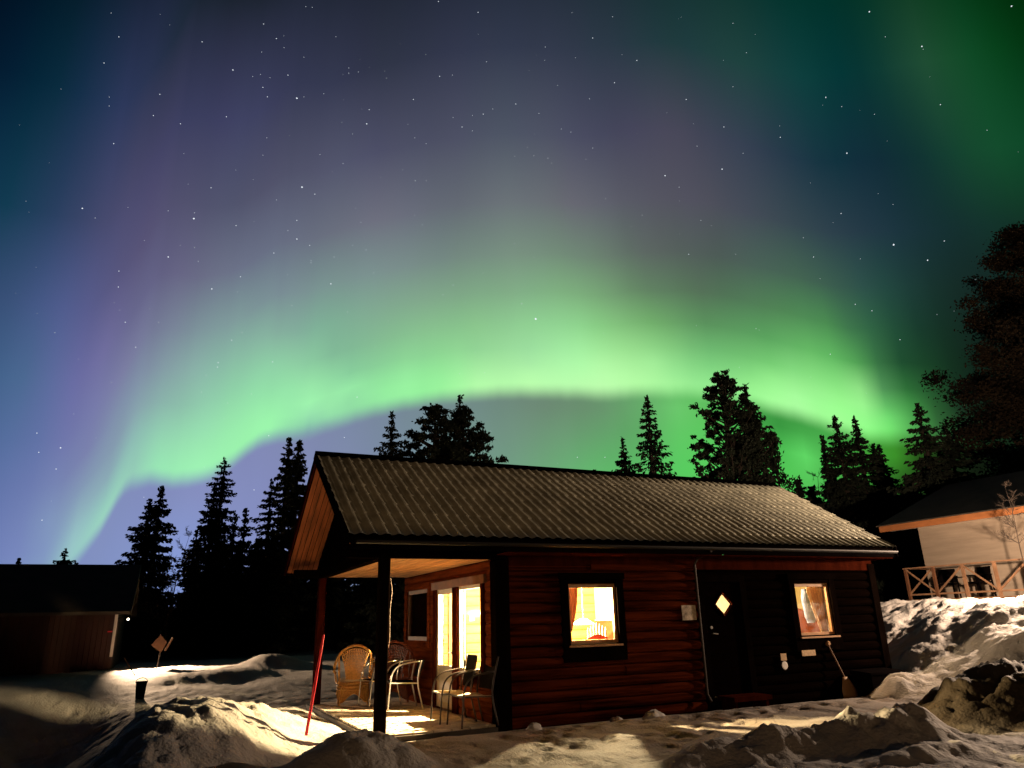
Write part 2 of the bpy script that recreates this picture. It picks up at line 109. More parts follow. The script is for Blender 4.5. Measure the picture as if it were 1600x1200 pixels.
az_l = wmath('MULTIPLY_ADD', az, 1 / 45.0, 1.0, clamp=True)
az_r = wmath('MULTIPLY', az, 1 / 45.0, clamp=True)
az_side = wmath('GREATER_THAN', az, 0.0)
edge = wramp(azn, [((a + 48) / 96.0, (e / 40.0,) * 3) for a, e in SKY_EDGE], 'LINEAR')
# faint folds and rays: noise stretched along the elevation
ncomb = wn('ShaderNodeCombineXYZ')
wt.links.new(wmath('MULTIPLY', az, 0.16), ncomb.inputs[0])
wt.links.new(wmath('MULTIPLY', el, 0.035), ncomb.inputs[1])
nz = wn('ShaderNodeTexNoise')
nz.inputs['Scale'].default_value = 1.6
nz.inputs['Detail'].default_value = 3
wt.links.new(ncomb.outputs[0], nz.inputs['Vector'])
ray = wmath('SUBTRACT', nz.outputs[0], 0.5)
t = wmath('SUBTRACT', el, wmath('MULTIPLY', edge, 40.0))
t = wmath('ADD', t, wmath('MULTIPLY', ray, 0.6))
def linear_row(row):
    return [tuple(lin(v) for v in c) for c in row]
def ringstack(ts, rows, tt, sign):
    cur = None
    for i, row in enumerate(rows):
        v = linear_row(row)
        c1 = wramp(az_l, [(j / 30.0, v[j]) for j in range(31)], 'LINEAR')
        c2 = wramp(az_r, [(j / 30.0, v[30 + j]) for j in range(31)], 'LINEAR')
        side = wn('ShaderNodeMix', data_type='RGBA')
        wt.links.new(az_side, side.inputs[0]); wt.links.new(c1, side.inputs[6]); wt.links.new(c2, side.inputs[7])
        c = side.outputs[2]
        if cur is None: cur = c; continue
        a, b = ts[i - 1], ts[i]
        f = wn('ShaderNodeMapRange', interpolation_type='LINEAR', clamp=True)
        wt.links.new(tt, f.inputs[0])
        f.inputs[1].default_value = a; f.inputs[2].default_value = b
        mx = wn('ShaderNodeMix', data_type='RGBA')
        wt.links.new(f.outputs[0], mx.inputs[0])
        wt.links.new(cur, mx.inputs[6]); wt.links.new(c, mx.inputs[7])
        cur = mx.outputs[2]
    return cur
upc = ringstack(SKY_T_UP, SKY_UP, t, 1)
loc_ = ringstack(SKY_T_LOW, SKY_LOW, t, -1)
# softness of the arc's lower edge
ef = wn('ShaderNodeMapRange', interpolation_type='SMOOTHSTEP', clamp=True)
wt.links.new(t, ef.inputs[0])
ef.inputs[1].default_value = -0.75; ef.inputs[2].default_value = 0.95
sky = wn('ShaderNodeMix', data_type='RGBA')
wt.links.new(ef.outputs[0], sky.inputs[0])
wt.links.new(loc_, sky.inputs[6]); wt.links.new(upc, sky.inputs[7])
# rays brighten and dim the curtain a little
gain = wmath('MULTIPLY_ADD', ray, 0.14, 1.0)
# the rest of the sky (sides, overhead, behind) is plain dark night
aside = wn('ShaderNodeMapRange', interpolation_type='SMOOTHSTEP', clamp=True)
wt.links.new(wmath('ABSOLUTE', az), aside.inputs[0])
aside.inputs[1].default_value = 44; aside.inputs[2].default_value = 62
aside.inputs[3].default_value = 1; aside.inputs[4].default_value = 0
over = wn('ShaderNodeMapRange', interpolation_type='SMOOTHSTEP', clamp=True)
wt.links.new(el, over.inputs[0])
over.inputs[1].default_value = 48; over.inputs[2].default_value = 62
over.inputs[3].default_value = 1; over.inputs[4].default_value = 0
horz = wmath('MULTIPLY_ADD', el, 1.0, 1.0, clamp=True)
k = wmath('MULTIPLY', wmath('MULTIPLY', aside.outputs[0], over.outputs[0]), horz)
night = wn('ShaderNodeMix', data_type='RGBA')
wt.links.new(k, night.inputs[0])
night.inputs[6].default_value = (0.0008, 0.0015, 0.003, 1)
wt.links.new(sky.outputs[2], night.inputs[7])
bg = wn('ShaderNodeBackground')
wt.links.new(night.outputs[2], bg.inputs['Color'])
wt.links.new(gain, bg.inputs['Strength'])
wo = wn('ShaderNodeOutputWorld')
wt.links.new(bg.outputs[0], wo.inputs['Surface'])
world.cycles.sampling_method = 'MANUAL'
world.cycles.sample_map_resolution = 512

# ------------------------------------------------------------------ lamps
def point(name, loc, power, color, radius=0.06):
    l = bpy.data.lights.new(name, 'POINT')
    l.energy = power; l.color = color; l.shadow_soft_size = radius
    o = bpy.data.objects.new(name, l); o.location = loc; COL.objects.link(o)
    return o
def spot(name, loc, target, power, color, half, blend, radius=0.1):
    l = bpy.data.lights.new(name, 'SPOT')
    l.energy = power; l.color = color; l.shadow_soft_size = radius
    l.spot_size = R(half * 2); l.spot_blend = blend
    o = bpy.data.objects.new(name, l); o.location = loc
    d = Vector(target) - Vector(loc)
    o.rotation_euler = d.to_track_quat('-Z', 'Y').to_euler()
    COL.objects.link(o)
    return o
WARM = (1.0, 0.62, 0.24)
point('living_room_light', (6.1, 12.9, 2.08), 7500, (1.0, 0.72, 0.36), 0.04)
point('kitchen_light', (8.3, 13.4, 2.33), 2000, (1.0, 0.74, 0.38), 0.04)
point('hall_light', (10.15, 12.6, 2.0), 2200, (1.0, 0.80, 0.58), 0.05)
point('bedroom_light', (11.6, 12.4, 2.25), 420, (1.0, 0.68, 0.40), 0.06)
spot('neighbour_gable_light', (-0.80, 27.25, 1.9), (0.7, 25.4, 0.2), 3600, (1.0, 0.68, 0.42), 46, 0.55, 0.04)
point('far_house_light', (0.25, 60.0, 2.45), 12, (1.0, 0.9, 0.7), 0.1)
point('yard_light_east', (17.75, 9.7, 2.82), 3000, (1.0, 0.70, 0.48), 0.08)
spot('yard_light_south', (-4.0, -15.0, 3.0), (8.4, 11.5, 1.9), 1750, (1.0, 0.56, 0.25), 17, 0.7, 0.1)

# ------------------------------------------------------------------ helpers
random.seed(7)
def tag(o, label=None, cat=None, group=None, kind=None):
    if label: o['label'] = label
    if cat: o['category'] = cat
    if group: o['group'] = group
    if kind: o['kind'] = kind
    return o
def link(name, me, mat=None, parent=None):
    o = bpy.data.objects.new(name, me)
    COL.objects.link(o)
    if mat is not None: me.materials.append(mat)
    if parent is not None: o.parent = parent
    return o
def thing(name, label, cat, loc=(0, 0, 0), rotz=0, group=None):
    o = bpy.data.objects.new(name, None)
    o.empty_display_size = 0.1
    COL.objects.link(o)
    o.location = loc; o.rotation_euler = (0, 0, rotz)
    return tag(o, label, cat, group)
class MB:
    def __init__(s): s.v = []; s.f = []
    def add(s, vs, fs):
        b = len(s.v); s.v.extend(tuple(p) for p in vs); s.f.extend([tuple(i + b for i in f) for f in fs]); return s
    def box(s, x0, x1, y0, y1, z0, z1):
        return s.add([(x0, y0, z0), (x1, y0, z0), (x1, y1, z0), (x0, y1, z0), (x0, y0, z1), (x1, y0, z1), (x1, y1, z1), (x0, y1, z1)],
                     [(0, 3, 2, 1), (4, 5, 6, 7), (0, 1, 5, 4), (1, 2, 6, 5), (2, 3, 7, 6), (3, 0, 4, 7)])
    def prism(s, pts, d):
        n = len(pts); d = Vector(d)
        a = [Vector(p) for p in pts]; b = [p + d for p in a]
        return s.add(a + b, [tuple(range(n))[::-1], tuple(range(n, 2 * n))] + [(i, (i + 1) % n, n + (i + 1) % n, n + i) for i in range(n)])
    def bar(s, a, b, w, h=None, up=(0, 0, 1)):
        h = h or w; a = Vector(a); b = Vector(b); d = (b - a).normalized()
        u = Vector(up)
        if abs(d.dot(u)) > 0.98: u = Vector((0, 1, 0))
        r = d.cross(u).normalized() * (w / 2); q = r.cross(d).normalized() * (h / 2)
        return s.prism([a - r - q, a + r - q, a + r + q, a - r + q], b - a)
    def tube(s, pts, r, n=7, taper=None, cap=True):
        pts = [Vector(p) for p in pts]
        if len(pts) < 2: return s
        vs = []; fs = []; prev = None
        for i, p in enumerate(pts):
            d = (pts[min(i + 1, len(pts) - 1)] - pts[max(i - 1, 0)])
            if d.length < 1e-9: d = Vector((0, 0, 1))
            d.normalize()
            if prev is None:
                u = Vector((0, 0, 1)) if abs(d.z) < 0.9 else Vector((1, 0, 0))
                a = d.cross(u).normalized()
            else:
                a = prev - d * prev.dot(d)
                a = a.normalized() if a.length > 1e-6 else d.orthogonal().normalized()
            prev = a; b = d.cross(a)
            rr = r[i] if isinstance(r, (list, tuple)) else r
            for k in range(n):
                t = 2 * PI * k / n
                vs.append(p + (a * math.cos(t) + b * math.sin(t)) * rr)
        for i in range(len(pts) - 1):
            for k in range(n):
                fs.append((i * n + k, i * n + (k + 1) % n, (i + 1) * n + (k + 1) % n, (i + 1) * n + k))
        if cap:
            fs.append(tuple(range(n))[::-1]); fs.append(tuple(range((len(pts) - 1) * n, len(pts) * n)))
        return s.add(vs, fs)
    def lathe(s, prof, c, n=16):
        vs = []; fs = []
        for r, z in prof:
            for k in range(n):
                t = 2 * PI * k / n
                vs.append((c[0] + r * math.cos(t), c[1] + r * math.sin(t), c[2] + z))
        for i in range(len(prof) - 1):
            for k in range(n):
                fs.append((i * n + k, i * n + (k + 1) % n, (i + 1) * n + (k + 1) % n, (i + 1) * n + k))
        fs.append(tuple(range(n))[::-1]); fs.append(tuple(range((len(prof) - 1) * n, len(prof) * n)))
        return s.add(vs, fs)
    def build(s, name, mat=None, parent=None, smooth=False):
        me = bpy.data.meshes.new(name)
        me.from_pydata([tuple(p) for p in s.v], [], s.f)
        me.update()
        if smooth: me.polygons.foreach_set('use_smooth', [True] * len(me.polygons))
        return link(name, me, mat, parent)
def bez(p0, p1, p2, n=8):
    p0, p1, p2 = Vector(p0), Vector(p1), Vector(p2)
    return [p0 * (1 - t) ** 2 + p1 * 2 * t * (1 - t) + p2 * t * t for t in [i / n for i in range(n + 1)]]
def catmull(pts, n=6):
    P = [Vector(p) for p in pts]; P = [P[0] * 2 - P[1]] + P + [P[-1] * 2 - P[-2]]
    out = []
    for i in range(1, len(P) - 2):
        for k in range(n):
            t = k / n
            out.append(0.5 * ((2 * P[i]) + (P[i + 1] - P[i - 1]) * t + (2 * P[i - 1] - 5 * P[i] + 4 * P[i + 1] - P[i + 2]) * t * t + (3 * P[i] - P[i - 1] - 3 * P[i + 1] + P[i + 2]) * t ** 3))
    out.append(P[-2]); return out

# ------------------------------------------------------------------ materials
def mat(name, color, rough=0.7, metal=0.0, var=0.0, scale=(4, 4, 4), bump=0.0, bscale=30.0, emit=None, estr=0.0, detail=4, spec=0.4, coords='Object', sub=0.0, var2=None, pos=(0.3, 0.7)):
    m = bpy.data.materials.new(name); m.use_nodes = True
    nt = m.node_tree; b = nt.nodes['Principled BSDF']
    b.inputs['Base Color'].default_value = (*color, 1)
    b.inputs['Roughness'].default_value = rough
    b.inputs['Metallic'].default_value = metal
    b.inputs['Specular IOR Level'].default_value = spec * (0.0 if name.startswith(('log', 'wood', 'black')) else 1)
    t = nt.nodes.new('ShaderNodeTexCoord'); mp = nt.nodes.new('ShaderNodeMapping')
    mp.inputs['Scale'].default_value = scale
    nt.links.new(t.outputs[coords], mp.inputs[0])
    if var:
        n = nt.nodes.new('ShaderNodeTexNoise'); n.inputs['Scale'].default_value = 1.0; n.inputs['Detail'].default_value = detail
        n.inputs['Roughness'].default_value = 0.6
        nt.links.new(mp.outputs[0], n.inputs['Vector'])
        r = nt.nodes.new('ShaderNodeValToRGB')
        r.color_ramp.elements[0].position = pos[0]; r.color_ramp.elements[1].position = pos[1]
        lo = tuple(max(0, c * (1 - var)) for c in color); hi = var2 or tuple(min(1, c * (1 + var)) for c in color)
        r.color_ramp.elements[0].color = (*lo, 1); r.color_ramp.elements[1].color = (*hi, 1)
        nt.links.new(n.outputs[0], r.inputs[0]); nt.links.new(r.outputs[0], b.inputs['Base Color'])
    if bump:
        n2 = nt.nodes.new('ShaderNodeTexNoise'); n2.inputs['Scale'].default_value = bscale; n2.inputs['Detail'].default_value = 5
        if name.startswith(('log', 'soffit', 'ceiling', 'wood', 'pine')):      # grain runs along the boards
            nt.links.new(mp.outputs[0], n2.inputs['Vector']); n2.inputs['Scale'].default_value = 6.0
        else:
            nt.links.new(t.outputs[coords], n2.inputs['Vector'])
        bp = nt.nodes.new('ShaderNodeBump'); bp.inputs['Strength'].default_value = bump; bp.inputs['Distance'].default_value = 0.02
        nt.links.new(n2.outputs[0], bp.inputs['Height']); nt.links.new(bp.outputs[0], b.inputs['Normal'])
    if emit:
        b.inputs['Emission Color'].default_value = (*emit, 1); b.inputs['Emission Strength'].default_value = estr
    return m
def glass(name, tint=(1, 1, 1), gl=0.07):
    m = bpy.data.materials.new(name); m.use_nodes = True
    nt = m.node_tree; nt.nodes.clear()
    o = nt.nodes.new('ShaderNodeOutputMaterial'); mx = nt.nodes.new('ShaderNodeMixShader')
    tr = nt.nodes.new('ShaderNodeBsdfTransparent'); g = nt.nodes.new('ShaderNodeBsdfGlossy')
    tr.inputs[0].default_value = (*tint, 1); g.inputs['Roughness'].default_value = 0.03
    mx.inputs[0].default_value = gl
    nt.links.new(tr.outputs[0], mx.inputs[1]); nt.links.new(g.outputs[0], mx.inputs[2]); nt.links.new(mx.outputs[0], o.inputs[0])
    return m
def cloth(name, color, transl=0.4, var=0.15):
    m = mat(name, color, 0.9, var=var, scale=(20, 20, 3))
    nt = m.node_tree; b = nt.nodes['Principled BSDF']; o = nt.nodes['Material Output']
    tl = nt.nodes.new('ShaderNodeBsdfTranslucent'); tl.inputs[0].default_value = (*color, 1)
    mx = nt.nodes.new('ShaderNodeMixShader'); mx.inputs[0].default_value = transl
    nt.links.new(b.outputs[0], mx.inputs[1]); nt.links.new(tl.outputs[0], mx.inputs[2]); nt.links.new(mx.outputs[0], o.inputs[0])
    return m
M = {}
M['snow'] = mat('snow', (0.42, 0.40, 0.38), 0.75, var=0.16, scale=(1.3, 1.3, 1.3), bump=0.55, bscale=14, spec=0.3, detail=8)
M['log_red'] = mat('log_red', (0.06, 0.010, 0.0035), 0.75, var=0.85, pos=(0.36, 0.70), var2=(0.15, 0.028, 0.009), scale=(0.35, 0.35, 5.5), bump=0.9, bscale=25)
M['log_dark'] = mat('log_dark', (0.0026, 0.0013, 0.0009), 0.85, var=0.4, scale=(1.2, 1.2, 14), bump=0.4, bscale=25)
M['log_porch'] = mat('log_porch', (0.11, 0.025, 0.008), 0.75, var=0.5, scale=(3, 1.2, 14), bump=0.4, bscale=25)
M['wood_dark'] = mat('wood_dark', (0.0035, 0.002, 0.0015), 0.85, var=0.4, scale=(6, 6, 2), bump=0.3)
M['wood_red'] = mat('wood_red', (0.035, 0.006, 0.0025), 0.7, var=0.4, scale=(6, 6, 2), bump=0.3)
M['soffit'] = mat('soffit', (0.30, 0.085, 0.026), 0.7, var=0.5, scale=(14, 1.2, 1.2), bump=0.3)
M['ceiling'] = mat('ceiling', (0.50, 0.27, 0.11), 0.7, var=0.45, scale=(12, 0.7, 2), bump=0.3)
M['pine'] = mat('pine', (0.19, 0.12, 0.036), 0.9, spec=0.05, var=0.3, scale=(1.5, 1.5, 9), bump=0.15)
M['cream'] = mat('cream', (0.50, 0.44, 0.21), 0.8, var=0.05, scale=(2, 2, 2))
M['pine_floor'] = mat('pine_floor', (0.45, 0.25, 0.11), 0.5, var=0.3, scale=(1, 10, 1))
M['deck'] = mat('deck', (0.62, 0.52, 0.40), 0.8, var=0.35, scale=(3, 3, 3), bump=0.5, bscale=18, detail=8)
M['roof_metal'] = mat('roof_metal', (0.43, 0.42, 0.32), 0.6, var=0.35, scale=(2.2, 2.2, 2.2), bump=0.5, bscale=60, detail=8)
M['roof_dark'] = mat('roof_dark', (0.05, 0.04, 0.03), 0.8, var=0.3, scale=(2, 2, 2), bump=0.3)
M['black_paint'] = mat('black_paint', (0.004, 0.003, 0.003), 0.8, var=0.3, scale=(5, 5, 5))
M['gutter'] = mat('gutter', (0.008, 0.007, 0.006), 0.5, metal=0.0, spec=0.25)
M['sash'] = mat('sash', (0.42, 0.22, 0.09), 0.6, var=0.2, scale=(8, 8, 8))
M['sash_white'] = mat('sash_white', (0.75, 0.66, 0.5), 0.6, var=0.08, scale=(8, 8, 8))
M['glass'] = glass('glass')
M['wicker'] = mat('wicker', (0.62, 0.33, 0.10), 0.55, var=0.25, scale=(30, 30, 30), bump=0.3, bscale=90)
M['wicker_red'] = mat('wicker_red', (0.16, 0.035, 0.015), 0.6, var=0.3, scale=(30, 30, 30), bump=0.3, bscale=90)
M['steel'] = mat('steel', (0.72, 0.70, 0.66), 0.3, metal=0.9, var=0.05)
M['steel_dark'] = mat('steel_dark', (0.035, 0.022, 0.015), 0.6, metal=0.2, var=0.1)
M['fabric_black'] = mat('fabric_black', (0.006, 0.005, 0.005), 0.95, var=0.2, spec=0.05)
M['cushion'] = mat('cushion', (0.60, 0.50, 0.38), 0.9, var=0.1, bump=0.2)
M['red_plastic'] = mat('red_plastic', (0.75, 0.03, 0.05), 0.4, var=0.1)
M['white_paint'] = mat('white_paint', (0.78, 0.74, 0.68), 0.6, var=0.08)
M['bark'] = mat('bark', (0.045, 0.033, 0.025), 0.9, var=0.4, scale=(8, 8, 2), bump=0.5)
M['needles'] = mat('needles', (0.012, 0.018, 0.009), 0.85, var=0.5, scale=(0.8, 0.8, 0.8))
M['needles_brown'] = mat('needles_brown', (0.035, 0.022, 0.010), 0.85, var=0.5, scale=(0.8, 0.8, 0.8))
M['birch'] = mat('birch', (0.20, 0.16, 0.13), 0.8, var=0.4, scale=(8, 8, 8))
M['house_wall'] = mat('house_wall', (0.36, 0.29, 0.22), 0.75, var=0.15, scale=(0.6, 0.6, 6), bump=0.15)
M['fascia'] = mat('fascia', (0.42, 0.16, 0.055), 0.6, var=0.2, scale=(2, 2, 8))
M['rail'] = mat('rail', (0.24, 0.13, 0.07), 0.7, var=0.3, scale=(5, 5, 5), bump=0.2)
M['rail_dark'] = mat('rail_dark', (0.12, 0.05, 0.022), 0.7, var=0.3, scale=(5, 5, 5), bump=0.2)
M['neighbour_red'] = mat('neighbour_red', (0.025, 0.0045, 0.0015), 0.8, var=0.3, scale=(8, 8, 1), bump=0.2)
M['hill'] = mat('hill', (0.010, 0.013, 0.009), 0.95, var=0.4, scale=(0.1, 0.1, 0.1))

def snow_cover_shade(m):  # path and woods tints; on the right bank they paint shade
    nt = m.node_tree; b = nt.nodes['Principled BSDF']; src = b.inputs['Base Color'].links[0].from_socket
    at_ = nt.nodes.new('ShaderNodeAttribute'); at_.attribute_name = 'cover_shade'
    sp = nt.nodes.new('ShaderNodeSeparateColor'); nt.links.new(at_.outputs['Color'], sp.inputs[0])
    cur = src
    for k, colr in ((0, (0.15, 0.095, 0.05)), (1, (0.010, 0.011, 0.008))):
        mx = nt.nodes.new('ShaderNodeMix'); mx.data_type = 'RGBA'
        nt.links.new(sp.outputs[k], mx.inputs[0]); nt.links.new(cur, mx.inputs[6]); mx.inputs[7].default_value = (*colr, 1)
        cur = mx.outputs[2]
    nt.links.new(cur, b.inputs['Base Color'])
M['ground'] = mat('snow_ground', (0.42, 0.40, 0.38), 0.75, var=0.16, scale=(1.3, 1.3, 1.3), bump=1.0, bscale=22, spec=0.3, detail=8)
snow_cover_shade(M['ground'])

# ------------------------------------------------------------------ terrain
def _hash(ix, iy, s):
    h = (ix.astype(np.int64) * 374761393 + iy.astype(np.int64) * 668265263 + s * 982451653) & 0xffffffff
    h = ((h ^ (h >> 13)) * 1274126177) & 0xffffffff
    h = h ^ (h >> 16)
    return (h & 0xffff) / 65535.0
def vnoise(x, y, s=0):
    ix = np.floor(x); iy = np.floor(y); fx = x - ix; fy = y - iy
    fx = fx * fx * fx * (fx * (fx * 6 - 15) + 10); fy = fy * fy * fy * (fy * (fy * 6 - 15) + 10)
    a = _hash(ix, iy, s); b = _hash(ix + 1, iy, s); c = _hash(ix, iy + 1, s); d = _hash(ix + 1, iy + 1, s)
    return (a * (1 - fx) + b * fx) * (1 - fy) + (c * (1 - fx) + d * fx) * fy
def fbm(x, y, o=4, s=0, g=0.5):
    v = 0; a = 1; n = 0
    for i in range(o):
        ca, sa = math.cos(0.7 * i + 0.3), math.sin(0.7 * i + 0.3)
        v = v + a * vnoise((x * ca - y * sa) * 2 ** i, (x * sa + y * ca) * 2 ** i, s + i); n += a; a *= g
    return v / n
def ridged(x, y, o=3, s=0):
    v = 0; a = 1; n = 0
    for i in range(o):
        v = v + a * (1 - np.abs(2 * vnoise(x * 2 ** i + i * 3.1, y * 2 ** i - i * 1.7, s + i) - 1)) ** 2; n += a; a *= 0.5
    return v / n
def billow(x, y, o=3, s=0):
    v = 0; a = 1; n = 0
    for i in range(o):
        q = np.abs(2 * vnoise(x * 2 ** i + i * 3.1, y * 2 ** i - i * 1.7, s + i) - 1)
        v = v + a * np.sqrt(q + 0.02); n += a; a *= 0.5
    return v / n
def sst(a, b, x):
    t = np.clip((x - a) / (b - a), 0, 1); return t * t * (3 - 2 * t)
def gauss(x, y, cx, cy, rx, ry, h, ang=0.0, p=1.0):
    c, s = math.cos(ang), math.sin(ang)
    u = ((x - cx) * c + (y - cy) * s) / rx; v = (-(x - cx) * s + (y - cy) * c) / ry
    return h * np.exp(-((u * u + v * v) ** p))
def ground_z(x, y):
    x = np.asarray(x, float); y = np.asarray(y, float)
    z = 0.45 * sst(17.5, 25, y) * sst(16, 10, x)
    xe = x + 0.25 * (12 - y)
    hill = 1.75 * sst(12.9, 17.6, xe)
    z = z + hill
    rough = fbm(x * 0.9, y * 0.9, 5, 3) - 0.5
    # cleared strips: porch deck, path along the front wall, inside the cabin
    fx = sst(2.5, 3.1, x) * sst(14.9, 14.1, x) * sst(10.9, 11.5, y) * sst(18.4, 17.6, y)
    path = sst(7.9, 8.7, y) * sst(12.0, 11.6, y) * sst(3.4, 4.4, x) * sst(13.2, 12.2, x)
    flat = np.clip(fx + path, 0, 1)
    # snow banks
    b = gauss(x, y, 0.30, 10.5, 1.0, 2.3, 0.72, -0.29, 1.4)
    b = b + gauss(x, y, 1.3, 13.6, 0.9, 1.6, 0.30, 0.1, 1.2)
    z = z - 1.15 * sst(0.1, -2.2, x) * sst(21.5, 16.5, y)  # dip added so the mound's shadow covers the left foreground
    b = b + gauss(x, y, 2.15, 8.85, 0.80, 0.50, 0.42, 0.1, 1.4)
    b = b + 0
    b = b + gauss(x, y, 3.1, 24.4, 1.0, 0.8, 0.35, 0.5, 1.2)
    b = b + gauss(x, y, 1.4, 22.6, 1.7, 0.7, 0.18, 0.3, 1.2)
    # the shovelled ridge along the path
    lump = 0.35 + 1.0 * billow(x * 2.4, y * 2.4, 3, 21)
    r = (gauss(x, y, 6.3, 7.45, 0.95, 0.36, 0.20, 0, 1.5) + gauss(x, y, 7.3, 7.45, 0.55, 0.38, 0.20, 0, 1.5)
         + gauss(x, y, 8.45, 7.3, 0.75, 0.48, 0.36, -0.1, 1.5) + gauss(x, y, 9.2, 7.15, 0.45, 0.4, 0.16, -0.1, 1.5))
    b = b + r * lump
    big = gauss(x, y, 11.7, 8.0, 1.05, 0.8, 0.55, 0.3, 1.6) + gauss(x, y, 12.9, 7.6, 1.0, 0.8, 0.4, 0.2, 1.6)
    b = b + big * (0.45 + 0.75 * billow(x * 1.5, y * 1.5, 3, 31))
    b = b + gauss(x, y, 13.2, 10.6, 0.5, 0.45, 0.28, 0, 1.5) * lump
    low = gauss(x, y, 8.0, 6.3, 0.9, 0.22, 0.13, 0.05, 1.4) * lump
    b = b + low
    z = z + b
    # surface roughness: coarse drifts, then trampled crusty lumps
    crust = (billow(x * 2.1, y * 2.1, 3, 5) - 0.6)
    chunk = (billow(x * 5.0, y * 5.0, 3, 15) - 0.6) * sst(0.35, 0.65, fbm(x * 1.2, y * 1.2, 3, 16))
    crumb = (billow(x * 9.0, y * 9.0, 2, 19) - 0.6)
    fine = (fbm(x * 6.0, y * 6.0, 3, 9) - 0.5)
    drift = fbm(x * 1.9 + 0.6 * y, y * 0.55, 4, 14) - 0.5
    amp = (1 - 0.93 * flat) * (1 - 0.45 * sst(17, 21, y) * sst(9, 6, x))
    hillk = sst(0.05, 0.9, hill)
    z = z + amp * (rough * (0.16 + 0.18 * hillk) + crust * (0.05 + 0.05 * hillk + 0.06 * sst(0.05, 0.4, b)) + chunk * (0.035 + 0.05 * sst(0.05, 0.4, b)) + fine * (0.05 + 0.03 * hillk + 0.05 * sst(0.1, 0.5, b)) + crumb * (0.02 + 0.025 * sst(0.1, 0.4, b)) + 0.16 * hillk * (fbm(x * 0.8 - y * 0.5, y * 2.2 + x * 1.1, 4, 71) - 0.5))
    z = z + amp * drift * 0.12 * sst(18, 21, y) * sst(8, 5, x)
    z = z - 0.10 * fx
    # footprints trodden into the path
    z = z - 0.03 * flat * (1 - fx) * sst(0.55, 0.8, vnoise(x * 2.8, y * 2.0, 40)) + 0.02 * (1 - fx) * flat * (fbm(x * 3, y * 3, 3, 44) - 0.5)
    rp = random.Random(12)
    for line in (((13.4, 10.3), (10.2, 10.6), 15), ((10.2, 10.7), (5.2, 10.6), 22), ((10.0, 10.5), (6.5, 8.9), 12), ((5.4, 10.3), (4.2, 8.6), 9), ((7.5, 9.6), (4.6, 9.3), 12)):
        (xa, ya), (xb, yb_), nn = line
        for q in range(nn):
            f_ = q / (nn - 1); cx_ = xa + (xb - xa) * f_ + rp.uniform(-0.06, 0.06); dd = math.atan2(yb_ - ya, xb - xa)
            sd = 0.13 if q % 2 else -0.13
            px_ = cx_ - math.sin(dd) * sd; py_ = ya + (yb_ - ya) * f_ + math.cos(dd) * sd + rp.uniform(-0.05, 0.05)
            z = z - gauss(x, y, px_, py_, 0.17, 0.075, 0.035, dd + rp.uniform(-0.2, 0.2), 2.0) + gauss(x, y, px_ - 0.16 * math.cos(dd), py_ - 0.16 * math.sin(dd), 0.12, 0.16, 0.02, dd, 1.0)
    far = sst(60, 200, np.hypot(x, y))
    z = z * (1 - far) + 1.2 * far
    return z
def spaced(lo, a, b, hi, d, grow=1.16):
    mid = list(np.arange(a, b + 1e-6, d)); out = list(mid)
    p, s = b, d
    while p < hi: s *= grow; p += s; out.append(min(p, hi))
    p, s = a, d
    while p > lo: s *= grow; p -= s; out.insert(0, max(p, lo))
    return np.array(out)
gx = spaced(-1500, -2.5, 19.5, 1500, 0.05)
gy = spaced(-1500, 6.3, 18.5, 1500, 0.05, 1.04)
GX, GY = np.meshgrid(gx, gy)
GZ = ground_z(GX, GY)
me = bpy.data.meshes.new('snow_ground')
nv = GX.size; W = len(gx); H = len(gy)
me.vertices.add(nv)
me.vertices.foreach_set('co', np.stack([GX, GY, GZ], -1).reshape(-1).astype(np.float32))
ii = (np.arange(H - 1)[:, None] * W + np.arange(W - 1)[None, :]).reshape(-1)
quads = np.stack([ii, ii + 1, ii + 1 + W, ii + W], -1).astype(np.int32)
me.loops.add(quads.size); me.loops.foreach_set('vertex_index', quads.reshape(-1))
me.polygons.add(len(quads)); me.polygons.foreach_set('loop_start', (np.arange(len(quads)) * 4).astype(np.int32))
me.polygons.foreach_set('loop_total', np.full(len(quads), 4, np.int32))
me.polygons.foreach_set('use_smooth', np.ones(len(quads), bool))
me.update(); me.validate()
path_bank_shade = sst(7.6, 9.2, GY) * sst(11.9, 11.5, GY) * sst(3.0, 4.0, GX) * sst(14.5, 12.5, GX) * (0.15 + 0.7 * fbm(GX * 1.7, GY * 2.4, 4, 60))
woods_bank_shade = np.maximum(sst(30, 34, GY) * sst(20, 16, GX), sst(19.5, 21.5, GY) * sst(15, 18, GX))
woods_bank_shade = np.maximum(woods_bank_shade, 0.78 * gauss(GX, GY, 11.9, 7.9, 2.0, 1.3, 1.0, 0.2, 3.0))  # right bank: its shaded side painted dark with the woods tint
woods_bank_shade = np.maximum(woods_bank_shade, sst(60, 70, np.hypot(GX, GY)))
path_bank_shade = np.maximum(path_bank_shade, gauss(GX, GY, 11.9, 7.9, 2.1, 1.3, 1.0, 0.2, 3.0) * (0.7 + 0.5 * fbm(GX * 2, GY * 2, 3, 61)))  # right bank browned too, shade put into the snow colour
path_bank_shade = np.maximum(path_bank_shade, 0.5 * sst(2.6, 3.2, GX) * sst(11.9, 11.5, GY) * sst(7.0, 8.6, GY) * sst(5.5, 4.0, GX))
cov = me.color_attributes.new('cover_shade', 'FLOAT_COLOR', 'POINT')
cov.data.foreach_set('color', np.stack([np.clip(path_bank_shade, 0, 1), woods_bank_shade, 0 * GX, 0 * GX + 1], -1).reshape(-1).astype(np.float32))
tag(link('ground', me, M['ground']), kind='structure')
def gz(x, y): return float(ground_z(np.array([x]), np.array([y]))[0])

